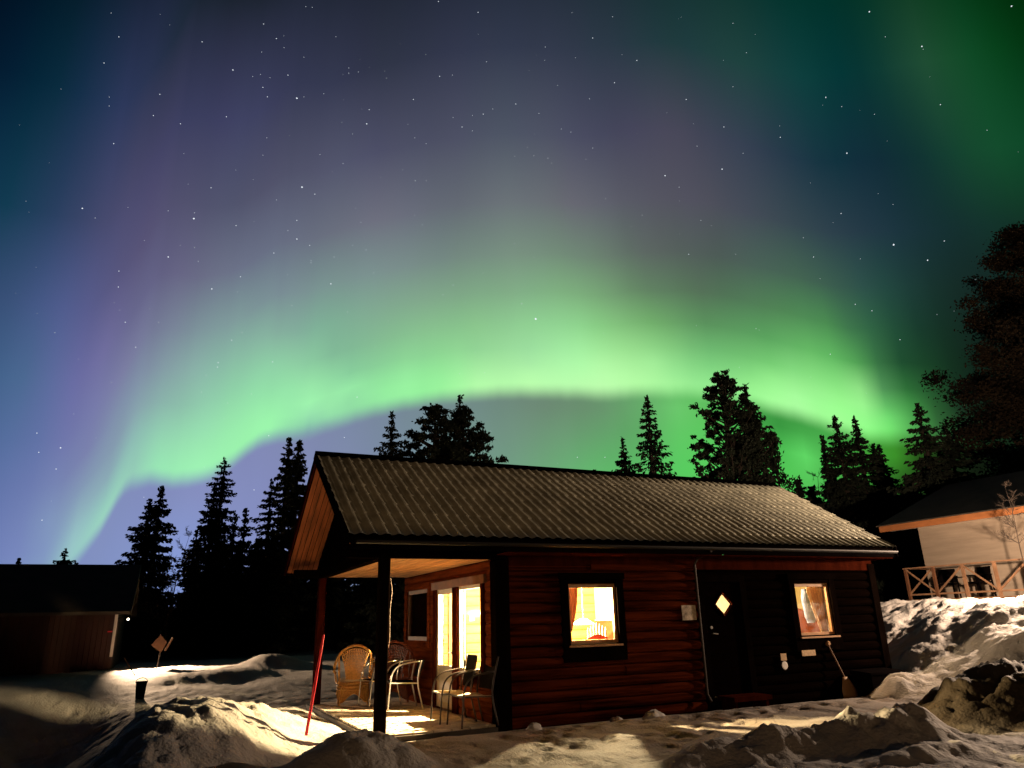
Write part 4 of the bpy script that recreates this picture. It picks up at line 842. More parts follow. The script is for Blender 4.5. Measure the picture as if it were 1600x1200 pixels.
# advent candle arch on the sill
ca = thing('candle_arch', 'wooden advent candle arch with seven white electric candles on the window sill', 'candle arch', (7.16, 11.86, 1.24))
f = MB(); base = [(-0.21, 0.0), (-0.21, 0.025), (-0.13, 0.05), (-0.06, 0.075), (0, 0.09), (0.06, 0.075), (0.13, 0.05), (0.21, 0.025), (0.21, 0.0)]
f.prism([(u, -0.02, w) for u, w in base], (0, 0.04, 0)); f.build('arch', mat('arch_red', (0.6, 0.06, 0.04), 0.6, var=0.2, scale=(40, 40, 40)), ca)
wax = mat('wax', (0.9, 0.85, 0.7), 0.5)
bulb = mat('bulb', (1, 0.9, 0.7), 0.5, emit=(1, 0.8, 0.5), estr=3)
for i in range(7):
    u = -0.186 + 0.062 * i; zt = 0.02 + 0.085 * (1 - abs(i - 3) / 3)
    f = MB(); f.lathe([(0.016, zt), (0.016, zt + 0.14), (0.008, zt + 0.144)], (u, 0, 0), 8); c = f.build('candle', wax, ca)
    f = MB(); f.lathe([(0.004, zt + 0.145), (0.010, zt + 0.155), (0.002, zt + 0.185)], (u, 0, 0), 6); f.build('bulb', bulb, c)
pl = thing('pendant_lamp', 'white cone pendant lamp hanging inside the room behind the candle arch', 'lamp', (7.95, 13.7, 1.48))
f = MB(); f.lathe([(0.24, 0.0), (0.25, 0.012), (0.08, 0.11), (0.05, 0.12)], (0, 0, 0), 24); f.build('lamp_shade', mat('shade', (0.9, 0.84, 0.7), 0.6, emit=(1, 0.8, 0.45), estr=1.2), pl)
f = MB(); f.tube([(0, 0, 0.12), (0, 0, 1.07)], 0.004, 5); f.build('cord', M['white_paint'], pl)
tb = thing('dining_table', 'pine dining table below the pendant lamp in the lit room', 'table', (7.95, 13.7, 0.02))
f = MB(); f.box(-0.8, 0.8, -0.5, 0.5, 0.86, 0.90); f.build('tabletop', M['pine'], tb)
for sx in (-1, 1):
    for sy in (-1, 1): f = MB(); f.box(sx * 0.72 - 0.035, sx * 0.72 + 0.035, sy * 0.42 - 0.035, sy * 0.42 + 0.035, 0, 0.858); f.build('leg', M['pine'], tb)
# bedroom: hanging jacket and wooden panel seen through the right window
jk = MB(); rowsj = []
for j in range(12):
    t = j / 11; w0 = 0.07 + 0.09 * min(1, t * 3) - (0.0 if t < 0.8 else 0.05 * (t - 0.8) / 0.2); z = 2.10 - 0.72 * t
    for i in range(17):
        u = 2 * PI * i / 16; rowsj.append((12.88 + (w0 + 0.012 * math.sin(3 * u + 4 * t)) * math.cos(u) + 0.06 * t, 12.32 + 0.05 * math.sin(u), z))
jk.add(rowsj, [(j * 17 + i, j * 17 + i + 1, (j + 1) * 17 + i + 1, (j + 1) * 17 + i) for j in range(11) for i in range(16)] + [tuple(range(16)), tuple(range(11 * 17, 11 * 17 + 16))[::-1]])
tag(jk.build('jacket', mat('jacket', (0.22, 0.27, 0.42), 0.9, var=0.3, scale=(9, 9, 9)), smooth=True), 'blue grey jacket hanging inside the right lit window', 'jacket')
hb = thing('armchair', 'rust brown high armchair standing behind the right lit window', 'armchair', (13.05, 12.65, 0.02))
f = MB(); f.prism([(-0.45, -0.2, 0.4), (0.45, -0.2, 0.4), (0.45, -0.2, 1.42), (0.30, -0.2, 1.58), (-0.05, -0.2, 1.60), (-0.45, -0.2, 1.72)], (0, 0.12, 0)); f.build('backrest', mat('rust_cloth', (0.42, 0.11, 0.045), 0.9, var=0.2), hb)
f = MB(); f.box(-0.45, 0.45, -0.08, 0.5, 0.3, 0.5); f.build('seat', mat('rust_cloth2', (0.42, 0.11, 0.045), 0.9, var=0.2), hb)
for sx in (-1, 1):
    for sy in (-0.12, 0.42): f = MB(); f.box(sx * 0.38 - 0.03, sx * 0.38 + 0.03, sy - 0.03, sy + 0.03, 0, 0.298); f.build('leg', M['pine'], hb)
f = thing('wall_picture', 'small ornament picture on the pine wall seen through the tall porch window', 'picture', (5.95, 14.98, 1.70))
mbp = MB(); mbp.box(-0.06, 0.06, -0.015, 0.0, -0.09, 0.09); mbp.build('frame', M['pine_floor'], f)
mbp = MB(); mbp.box(-0.045, 0.045, -0.019, -0.016, -0.075, 0.075); mbp.build('picture', M['cream'], f)

# ------------------------------------------------------------------ porch furniture
def wicker_chair(label, loc, rotz, m, s=1.0, cushion=True):
    """fan-backed rattan chair; local +y is the way it faces"""
    t = thing('wicker_chair', label, 'chair', loc, rotz)
    def P(x, y, z): return (x * s, y * s, z * s)
    f = MB()                                              # arched outer hoop of the back, sweeping into the arms
    hoop = catmull([P(-0.36, 0.42, 0.60), P(-0.40, 0.15, 0.66), P(-0.385, -0.14, 0.82), P(-0.27, -0.28, 1.05), P(0, -0.34, 1.16), P(0.27, -0.28, 1.05), P(0.385, -0.14, 0.82), P(0.40, 0.15, 0.66), P(0.36, 0.42, 0.60)], 7)
    f.tube(hoop, 0.028 * s, 8)
    f.build('back_hoop', m, t, smooth=True)
    f = MB()                                              # woven fan panel
    n = 15; A = []
    for j in range(13):
        v = j / 12; z = 0.44 + (1.10 - 0.44) * v; w = 0.155 + 0.125 * v ** 1.7; yb = -0.22 - 0.10 * v
        A.append([(w * (2 * i / n - 1), yb + 0.03 * (2 * i / n - 1) ** 2 * 2, z - 0.10 * v * (2 * i / n - 1) ** 2) for i in range(n + 1)])
    for i in range(n + 1): f.tube([P(*A[j][i]) for j in range(13)], 0.0125 * s, 5)
    for j in range(0, 13): f.tube([P(*p) for p in A[j]], 0.008 * s, 4)
    f.build('backrest', m, t)
    f = MB()                                              # seat ring + woven seat
    for rz in (0.42, 0.36): f.tube([P(0.33 * math.cos(a), 0.04 + 0.31 * math.sin(a), rz) for a in [2 * PI * i / 24 for i in range(25)]], 0.02 * s, 7)
    for i in range(17):
        u = -0.31 + 0.62 * i / 16; q = 0.30 * math.sqrt(max(0, 1 - (u / 0.33) ** 2)); f.tube([P(u, 0.04 - q, 0.40), P(u, 0.04 + q, 0.40)], 0.012 * s, 4)
    f.build('seat', m, t)
    for sx in (-1, 1):                                    # arm supports
        f = MB(); f.tube([P(sx * 0.30, -0.20, 0.42), P(sx * 0.33, -0.25, 0.95)], 0.02 * s, 7)
        f.tube([P(sx * 0.30, -0.20, 0.42), P(sx * 0.34, 0.28, 0.41)], 0.012 * s, 5)
        for q in range(6):
            a = -0.1 + q * 0.09; f.tube([P(sx * 0.33, a, 0.42), P(sx * 0.39, a, 0.66)], 0.009 * s, 4)
        f.tube([P(sx * 0.34, 0.28, 0.40), P(sx * 0.37, 0.40, 0.60)], 0.02 * s, 7)
        f.build('armrest', m, t)
    f = MB()                                              # flared apron with an arched lower edge
    n = 84; low = []
    for i in range(n + 1):
        a = 2 * PI * i / n; r0 = 0.32; r1 = 0.355
        cut = 0.06 + 0.17 * (0.5 + 0.5 * math.cos(4 * (a - PI / 4) + PI)) ** 0.8
        k1 = (0.36 - cut) / 0.30
        e = ((r0 + (r1 - r0) * k1) * math.cos(a), 0.04 + (r0 + (r1 - r0) * k1) * 0.96 * math.sin(a), cut)
        low.append(P(*e)); f.tube([P(r0 * math.cos(a), 0.04 + r0 * 0.95 * math.sin(a), 0.36), P(*e)], 0.012 * s, 4)
    f.tube(low, 0.016 * s, 6)
    f.tube([P(0.335 * math.cos(2 * PI * i / 30), 0.04 + 0.32 * math.sin(2 * PI * i / 30), 0.30) for i in range(31)], 0.012 * s, 5)
    f.build('apron', m, t)
    for sx in (-1, 1):
        for sy in (-1, 1):
            f = MB(); f.tube([P(sx * 0.235, 0.04 + sy * 0.22, 0.36), P(sx * 0.29, 0.04 + sy * 0.27, 0.0)], 0.022 * s, 7); f.build('leg', m, t)
    if cushion:
        f = MB(); f.lathe([(0.10, 0.0), (0.27, 0.01), (0.30, 0.045), (0.27, 0.085), (0.08, 0.10)], (0, 0, 0), 22); c = f.build('cushion', M['cushion'], t, smooth=True); c.location = P(0, 0.05, 0.43); c.scale = (s, s, s)
    return t
wicker_chair('golden wicker chair with a fan shaped back, lit by the porch door', (3.80, 16.45, 0.0), -0.16, M['wicker'], 1.02)
wicker_chair('dark red wicker chair in the shade behind the steel chair', (4.68, 16.35, 0.0), -0.35, M['wicker_red'], 1.06, False)

def tube_chair(label, loc, rotz, fm, back_m, s=1.22, seat_m=None, low=False):
    """metal tube armchair; local -x is the way it faces"""
    t = thing('armchair', label, 'chair', loc, rotz)
    ht = 0.71 if low else 0.90
    def P(x, y, z): return (x * s, y * s, z * s)
    for sy in (-1, 1):
        y = sy * 0.27
        f = MB(); f.tube(catmull([P(-0.25, y, 0.0), P(-0.235, y, 0.22), P(-0.215, y, 0.44), P(-0.17, y, 0.575), P(-0.06, y, 0.655), P(0.10, y, 0.685), P(0.24, y, 0.70)], 6), 0.0125 * s, 8)
        f.build('armrest', fm, t, smooth=True)
        f = MB(); f.tube(catmull([P(0.30, y * 0.96, 0.0), P(0.22, y * 0.96, 0.36), P(0.235, y * 0.97, 0.56), P(0.25 + (ht - 0.62) * 0.25, y * 0.98, ht)], 6), 0.0125 * s, 8)
        f.build('leg', fm, t, smooth=True)
    f = MB(); f.tube([P(-0.225, -0.27, 0.395), P(0.22, -0.26, 0.375)], 0.011 * s, 7); f.tube([P(-0.225, 0.27, 0.395), P(0.22, 0.26, 0.375)], 0.011 * s, 7); f.tube([P(-0.225, -0.27, 0.395), P(-0.225, 0.27, 0.395)], 0.011 * s, 7)
    f.build('seat_frame', fm, t)
    def sheet(fn, nu, nv, th):
        a = [[Vector(fn(i / nu, j / nv)) for i in range(nu + 1)] for j in range(nv + 1)]
        vs = [p for r in a for p in r]; n0 = len(vs); vs = vs + [p + Vector(th) for p in vs]
        fs = [(j * (nu + 1) + i, j * (nu + 1) + i + 1, (j + 1) * (nu + 1) + i + 1, (j + 1) * (nu + 1) + i) for j in range(nv) for i in range(nu)]
        fs += [tuple(n0 + q for q in g[::-1]) for g in fs]
        bd = [i for i in range(nu)] + [j * (nu + 1) + nu for j in range(nv)] + [nv * (nu + 1) + i for i in range(nu, 0, -1)] + [j * (nu + 1) for j in range(nv, 0, -1)]
        fs += [(bd[i], n0 + bd[i], n0 + bd[(i + 1) % len(bd)], bd[(i + 1) % len(bd)]) for i in range(len(bd))]
        return MB().add(vs, fs)
    sheet(lambda u, v: P(-0.22 + 0.44 * u, -0.25 + 0.50 * v, 0.40 - 0.02 * u - 0.02 * math.sin(PI * v)), 8, 6, (0, 0, 0.014)).build('seat', seat_m or back_m, t, smooth=False)
    sheet(lambda u, v: P(0.235 + 0.09 * u + 0.015 * math.sin(PI * v), -0.25 + 0.50 * v, 0.46 + (ht - 0.46) * u), 8, 6, (0.014, 0, 0)).build('backrest', back_m, t, smooth=False)
    return t
tube_chair('steel tube armchair with pale frame facing left behind the porch post', (4.45, 15.05, 0.0), -0.12, M['steel'], M['fabric_black'], 1.25, None, True)
tube_chair('second steel tube armchair beside the dark red wicker chair', (4.20, 15.85, 0.0), 0.1, M['steel'], M['fabric_black'], 1.25, None, True)
tube_chair('dark garden armchair nearest the corner of the cabin', (4.70, 11.90, 0.0), 0.03, M['steel_dark'], M['fabric_black'], 1.16, M['cushion'])
tube_chair('dark garden armchair pulled up against the tall porch window', (4.62, 12.58, 0.0), -0.08, M['steel_dark'], M['fabric_black'], 1.16, M['cushion'])
# red marker pole leaning in the snow bank
def stick(name, a, b, r, m, label, cat, n=8):
    a = Vector(a); b = Vector(b); f = MB(); f.tube([(0, 0, 0), tuple((b - a) * 0.5), tuple(b - a)], [r, r, r * 0.8], n)
    o = f.build(name, m); o.location = a; return tag(o, label, cat)
stick('snow_pole', (1.92, 11.0, 0.18), (2.065, 10.90, 1.475), 0.021, M['red_plastic'], 'bright red snow marker pole leaning in the snow left of the porch', 'pole')
# chunks of snow at the foot of the wall
rl = random.Random(5)
def lumpmesh(r, seed, n=3):
    rr = random.Random(seed); vs = []; fs = []; a, b = 14, 8
    ph = [rr.uniform(0, 6.28) for _ in range(6)]
    for j in range(b + 1):
        th = PI * 0.52 * j / b
        for i in range(a):
            t = 2 * PI * i / a
            q = r * (1 + 0.16 * math.sin(2 * t + ph[0]) * math.sin(th) + 0.12 * math.sin(3 * t + ph[1] + 3 * th) + 0.08 * math.sin(5 * t + ph[2]))
            vs.append((q * math.sin(th) * math.cos(t), q * math.sin(th) * math.sin(t), q * 0.62 * math.cos(th)))
    fs = [(j * a + i, j * a + (i + 1) % a, (j + 1) * a + (i + 1) % a, (j + 1) * a + i) for j in range(b) for i in range(a)]
    return MB().add(vs, fs)
for k, (x, y, r, lab) in enumerate(((7.05, 11.2, 0.13, 'small lump of snow at the log wall below the candle window'), (7.75, 11.15, 0.19, 'larger rounded lump of snow at the foot of the log wall'), (5.35, 10.9, 0.14, 'lump of snow beside the corner board of the cabin'))):
    o = lumpmesh(r, k).build('snow_lump', M['snow'], smooth=True); o.location = (x, y, gz(x, y) - 0.01); tag(o, lab, 'snow lump')

# ------------------------------------------------------------------ left cabin
nb = thing('neighbour_cabin', 'unlit red cabin with a black roof at the left edge', 'cabin', (0, 0, 0))
NX = -1.42; NY = 27.0; NF = 32.4; NXL = -13.0
f = MB(); k = 0; x = NXL
while x < NX - 0.02:
    f.box(x, min(x + 0.142, NX - 0.06), NY - 0.02 - 0.008 * (k % 2), NY + 0.08, 0.1, 2.24); x += 0.15; k += 1
f.build('wall', M['neighbour_red'], nb)
f = MB(); f.box(NX - 0.12, NX, NY + 0.1, NF, 0.1, 2.3); f.prism([(NX - 0.06, NY, 2.3), (NX - 0.06, NF, 2.3), (NX - 0.06, (NY + NF) / 2, 3.72)], (0.06, 0, 0)); f.box(NXL, NXL + 0.1, NY + 0.1, NF, 0.1, 2.3); f.box(NXL, NX, NF, NF + 0.1, 0.1, 2.3)
f.build('wall', M['neighbour_red'], nb)
f = MB(); f.box(NX - 0.05, NX + 0.03, NY - 0.05, NY + 0.10, 0.85, 2.12); f.build('corner_board', M['white_paint'], nb)
f = MB(); f.box(NX - 0.2, NX - 0.06, NY - 0.055, NY - 0.032, 1.58, 1.62); f.build('trim', M['red_plastic'], nb)
ym = (NY + NF) / 2
f = MB()
f.prism([(NXL - 0.4, NY - 0.55, 2.20), (NXL - 0.4, ym, 3.86), (NXL - 0.4, ym, 3.76), (NXL - 0.4, NY - 0.55, 2.10)], (NX - NXL + 0.78, 0, 0))
f.prism([(NXL - 0.4, NF + 0.55, 2.20), (NXL - 0.4, NF + 0.55, 2.10), (NXL - 0.4, ym + 0.001, 3.76), (NXL - 0.4, ym + 0.001, 3.86)], (NX - NXL + 0.78, 0, 0))
f.build('roof', M['roof_dark'], nb)
f = MB(); f.prism([(NX + 0.385, NY - 0.56, 2.22), (NX + 0.385, ym, 3.87), (NX + 0.385, ym, 3.74), (NX + 0.385, NY - 0.56, 2.09)], (0.03, 0, 0)); f.build('barge_board', M['steel_dark'], nb)
wl = thing('wall_lamp', 'lit outdoor lamp on the gable of the dark left cabin', 'lamp', (NX + 0.02, NY + 0.35, 2.0))
f = MB(); f.tube([(0, 0, 0), (0.16, -0.05, 0.04), (0.30, -0.10, 0.0)], 0.02, 7); f.box(-0.015, 0.015, -0.05, 0.05, -0.07, 0.07); f.build('bracket', M['black_paint'], wl)
f = MB(); f.lathe([(0.015, -0.07), (0.03, -0.06), (0.035, -0.03), (0.015, 0.0)], (0.30, -0.10, 0), 12); f.build('bulb', mat('lamp_glow', (1, 0.9, 0.75), 0.5, emit=(1, 0.85, 0.6), estr=8), wl)
f = MB(); f.lathe([(0.09, 0.0), (0.10, 0.015), (0.02, 0.06)], (0.30, -0.10, 0), 12); f.build('lamp_cap', M['black_paint'], wl)
fl = thing('distant_lamp', 'tiny lit lamp far away between the spruces', 'lamp', (0.25, 59.9, 0.4))
f = MB(); f.tube([(0, 0, 0), (0, 0, 2.1)], 0.05, 7); f.build('pole', M['black_paint'], fl)
f = MB(); f.lathe([(0.05, 2.1), (0.13, 2.16), (0.13, 2.26), (0.04, 2.34)], (0, 0, 0), 10); f.build('bulb', mat('lamp_glow2', (1, 0.95, 0.85), 0.5, emit=(1, 0.92, 0.75), estr=6), fl)
# dark bucket with a stick, and the small tilted board on a stake
bx_, by_ = -0.35, 20.2; zb_ = gz(bx_, by_)
bk = thing('bucket', 'black bucket standing in the lit snow near the left cabin', 'bucket', (bx_, by_, zb_ - 0.03))
f = MB(); f.lathe([(0.09, 0.0), (0.12, 0.36), (0.13, 0.37), (0.13, 0.40), (0.115, 0.40), (0.10, 0.30)], (0, 0, 0), 18); f.build('body', M['black_paint'], bk)
f = MB(); f.tube([(0.125 * math.cos(a), 0, 0.385 + 0.09 * math.sin(a)) for a in [PI * i / 10 for i in range(11)]], 0.008, 5); f.build('handle', M['steel_dark'], bk)
stick('stick', (bx_ - 0.45, by_ + 0.2, gz(bx_ - .45, by_ + .2) + 0.9), (bx_ - 0.16, by_ + 0.05, zb_ + 0.50), 0.014, M['rail'], 'thin wooden stick leaning on the black bucket', 'stick')
bd = thing('board_sign', 'small tilted wooden board on a stake in the dark beside the left cabin', 'sign', (-0.08, 26.0, gz(-0.08, 26.0)))
f = MB(); f.tube([(0, 0, 0), (0.05, 0, 0.75)], 0.018, 7); f.build('stake', M['bark'], bd)
f = MB(); f.prism([(-0.24, -0.03, 0.72), (0.06, -0.03, 0.48), (0.20, -0.03, 0.78), (0.00, -0.03, 1.02)], (0, 0.03, 0)); f.prism([(0.14, -0.05, 0.55), (0.20, -0.05, 0.52), (0.38, -0.05, 0.90), (0.32, -0.05, 0.92)], (0, 0.03, 0)); f.build('board', M['rail_dark'], bd)

# ------------------------------------------------------------------ right house
hs = thing('terrace_house', 'pale boarded house with orange fascia and a raised wooden terrace at the right', 'house', (0, 0, 0))
HX = 23.2; HY0 = 2.0; HY1 = 16.75
f = MB(); z = 1.7; k = 0
while z < 4.3:
    f.prism([(HX, HY0, z), (HX - 0.018, HY0, z), (HX - 0.006, HY0, z + 0.165), (HX, HY0, z + 0.165)], (0, HY1 - HY0, 0)); z += 0.165; k += 1
f.box(HX, HX + 0.12, HY0, HY1, 1.4, 4.3); f.box(HX + 0.12, HX + 7.5, HY1 - 0.12, HY1, 1.4, 4.3); f.box(HX + 0.12, HX + 7.5, HY0, HY0 + 0.12, 1.4, 4.3); f.box(HX + 7.38, HX + 7.5, HY0 + .12, HY1 - .12, 1.4, 4.3)
f.build('wall', M['house_wall'], hs)
f = MB(); f.box(22.60, 22.64, HY0 - 1, 17.8, 4.21, 4.44); f.build('fascia', M['fascia'], hs)
f = MB(); f.box(22.64, HX - 0.02, HY0 - 1, 17.78, 4.26, 4.29); f.build('soffit', M['white_paint'], hs)
f = MB(); f.prism([(22.52, HY0 - 1, 4.44), (26.9, HY0 - 1, 6.15), (26.9, HY0 - 1, 6.05), (22.52, HY0 - 1, 4.40)][::-1], (0, 18.85 - HY0, 0))
f.prism([(31.3, HY0 - 1, 4.44), (31.3, HY0 - 1, 4.40), (26.901, HY0 - 1, 6.05), (26.901, HY0 - 1, 6.15)][::-1], (0, 18.85 - HY0, 0)); f.build('roof', M['roof_dark'], hs)
f = MB(); f.prism([(HX + 0.1, HY1 - 0.1, 4.3), (HX + 7.3, HY1 - 0.1, 4.3), (26.9, HY1 - 0.1, 6.0)], (0, 0.08, 0)); f.build('gable_boarding', M['wood_dark'], hs)
DX = 21.63; DY = 16.45
f = MB(); y = HY0
while y < DY:
    f.box(DX, HX - 0.03, y, y + 0.115, 1.86, 1.895); y += 0.12
f.build('terrace_floor', M['rail'], hs)
f = MB(); f.box(DX + 0.01, DX + 0.06, HY0, DY, 1.66, 1.855); f.box(DX + 0.06, HX - 0.1, DY - 0.06, DY, 1.66, 1.855); f.build('terrace_beam', M['rail_dark'], hs)
ps = [16.38, 15.42, 14.46, 13.50, 12.54, 11.58, 10.62, 9.66, 8.7]
for i, y in enumerate(ps):
    f = MB(); f.box(DX + 0.0, DX + 0.075, y - 0.04, y + 0.04, 1.90, 2.84); f.build('railing_post', M['rail'] if i not in (0, 1) else M['rail_dark'], hs)
f = MB(); f.box(DX - 0.02, DX + 0.11, ps[-1], ps[0] + 0.06, 2.842, 2.88); f.box(DX + 0.11, HX - 0.02, ps[0] - 0.05, ps[0] + 0.06, 2.842, 2.88); f.build('railing_rail', M['rail'], hs)
f = MB(); f.box(DX + 0.02, DX + 0.06, ps[-1], ps[0], 2.02, 2.07); f.build('railing_rail', M['rail'], hs)
br = [(ps[0], ps[1], 1), (ps[0], ps[1], -1), (ps[1], ps[2], -1), (ps[2], ps[3], 1), (ps[3], ps[4], -1), (ps[4], ps[5], 1), (ps[5], ps[6], -1)]
for a, b, s_ in br:
    z0, z1 = (2.82, 2.09) if s_ > 0 else (2.09, 2.82)
    f = MB(); xo = DX + (0.02 if s_ > 0 else 0.05)
    f.bar((xo, a - 0.03, z0), (xo, b + 0.03, z1), 0.024, 0.05); f.build('railing_brace', M['rail'], hs)
def garden_chair(label, loc, rotz):
    t = thing('garden_chair', label, 'chair', loc, rotz)
    f = MB(); f.prism([(0.22, -0.25, 0.50), (0.30, -0.25, 0.92), (0.33, -0.25, 0.92), (0.25, -0.25, 0.50)], (0, 0.5, 0)); f.build('backrest', M['black_paint'], t)
    f = MB(); f.box(-0.25, 0.25, -0.26, 0.26, 0.42, 0.47); f.build('seat', M['black_paint'], t)
    for sy in (-1, 1):
        f = MB(); f.box(-0.25, 0.28, sy * 0.28 - 0.025, sy * 0.28 + 0.025, 0.66, 0.69); f.build('armrest', M['black_paint'], t)
        for sx in (-1, 1): f = MB(); f.bar((sx * 0.23, sy * 0.28, 0.66 if sx < 0 else 0.66), (sx * 0.26, sy * 0.28, 0.0), 0.04); f.build('leg', M['black_paint'], t)
    return t
garden_chair('black garden chair at the far end of the raised terrace', (22.6, 15.75, 1.897), 0.3)
garden_chair('black garden chair in front of the pale wall on the raised terrace', (22.7, 14.75, 1.897), -0.2)
o = stick('snow_pole', (14.95, 12.9, gz(14.95, 12.9)), (14.97, 12.9, gz(14.95, 12.9) + 0.9), 0.035, M['fascia'], 'short orange marker post in the snow beside the right corner of the cabin', 'pole')

# ------------------------------------------------------------------ trees
def tri_cloud(name, P, S, m, parent, seed, up=0.0, aspect=1.7, D=None, jit=0.5):
    """many small leaf-sized triangles, centres P (n,3), sizes S (n,), one mesh"""
    rg = np.random.RandomState(seed); n = len(P)
    d1 = rg.normal(size=(n, 3)); d1[:, 2] -= up
    if D is not None: d1 = D + d1 * jit
    d1 /= np.linalg.norm(d1, axis=1)[:, None]
    d2 = rg.normal(size=(n, 3)); d2 -= (d2 * d1).sum(1)[:, None] * d1; d2 /= np.linalg.norm(d2, axis=1)[:, None]
    a = P - d1 * S[:, None] * 0.5 * aspect; b = P + d1 * S[:, None] * 0.5 * aspect; c = P + d2 * S[:, None] * 0.62; d = P - d2 * S[:, None] * 0.45
    v = np.stack([a, c, b, d], 1).reshape(-1, 3)
    me = bpy.data.meshes.new(name)
    me.vertices.add(len(v)); me.vertices.foreach_set('co', v.reshape(-1).astype(np.float32))
    me.loops.add(n * 4); me.loops.foreach_set('vertex_index', np.arange(n * 4, dtype=np.int32))
    me.polygons.add(n); me.polygons.foreach_set('loop_start', (np.arange(n) * 4).astype(np.int32)); me.polygons.foreach_set('loop_total', np.full(n, 4, np.int32))
    me.update()
    return link(name, me, m, parent)
def spruce(x, y, ztop, rad, label, seed, group=None, base=None, power=0.75, density=1.0, start=0.04, m='needles', leaf=0.12, lean=0.0, gap=0.0, zb=None):
    z0 = gz(x, y) - 0.05 if zb is None else zb
    h = ztop - z0
    hw = min(rad[0] * (h / rad[1]) ** power, 0.30 * h)
    t = thing('spruce_tree', label, 'tree', (x, y, z0), 0, group)
    rg = random.Random(seed); f = MB()
    f.tube([(0, 0, 0), (lean * h * 0.5, 0, h * 0.5), (lean * h, 0, h * 0.985)], [0.018 * h + 0.03, 0.011 * h + 0.02, 0.012], 7); f.build('trunk', M['bark'], t)
    P = []; S = []; DD = []; z = h * start; br = MB()
    ph = [rg.uniform(0, 6.28) for _ in range(4)]
    while z < h * 0.985:
        u = z / h
        env = hw * 1.3 * (1 - u) ** power * (0.86 + 0.14 * math.sin(9 * u + ph[0]) + 0.12 * math.sin(23 * u + ph[1]))
        env *= min(1.0, (1 - u) / 0.12) ** 0.6
        nb_ = max(3, int((3 + 4 * min(1.0, env * 2) + 2.4 * env) * density))
        a0 = rg.uniform(0, 6.28); wh = rg.uniform(0.68, 1.25)
        for k in range(nb_):
            if rg.random() < gap: continue
            a = a0 + 2 * PI * k / nb_ + rg.uniform(-0.35, 0.35)
            L = max(0.07, env * wh * rg.uniform(0.7, 1.15) * (0.88 + 0.12 * math.sin(2 * a + ph[2] + 4 * u)))
            droop = (0.50 if u < 0.75 else 0.25) * rg.uniform(0.6, 1.5)
            if u > 0.92: droop = -0.7
            zz = z + rg.uniform(-0.06, 0.06)
            ca, sa = math.cos(a), math.sin(a)
            steps = max(3, int(L / 0.06))
            for q in range(1, steps + 1):
                s = q / steps; r = L * s
                pz = zz - droop * r * (1 - 0.55 * s) + 0.14 * L * max(0, s - 0.6)
                px, py = r * ca + lean * z, r * sa
                for w in range(3 if s > 0.25 else 1):
                    sd = rg.choice((-1, 1)) * rg.random() * (0.05 + 0.22 * L * (1 - s) ** 0.7 * (0.3 + s))
                    hang = rg.random() ** 2 * (0.06 + 0.13 * min(1.0, L))
                    P.append((px - sa * sd, py + ca * sd, pz - hang))
                    S.append(leaf * rg.uniform(0.55, 1.25) * (0.75 + 0.25 * (1 - u)) * min(1.0, 0.55 + (1 - u) * 4))
                    DD.append((ca * 0.8, sa * 0.8, -droop * 0.6 - 0.5 * rg.random()))
            if L > 0.45: br.tube([(lean * z, 0, zz), (L * 0.8 * ca + lean * z, L * 0.8 * sa, zz - droop * L * 0.8 * 0.6)], [0.02, 0.006], 3, cap=False)
        z += (0.15 + 0.15 * min(1.0, env)) * rg.uniform(0.4, 1.6)
    for _ in range(int(30 * h)):              # needles close to the stem
        zz = h * (0.25 + 0.74 * rg.random()); P.append((lean * zz + rg.gauss(0, 0.06), rg.gauss(0, 0.06), zz)); S.append(leaf); DD.append((rg.gauss(0, 0.5), rg.gauss(0, 0.5), 0.6))
    c = tri_cloud('crown', np.array(P), np.array(S), M[m], t, seed, D=np.array(DD), jit=0.32, aspect=2.0)
    if br.v: br.build('branch_frame', M['bark'], t)
    return t
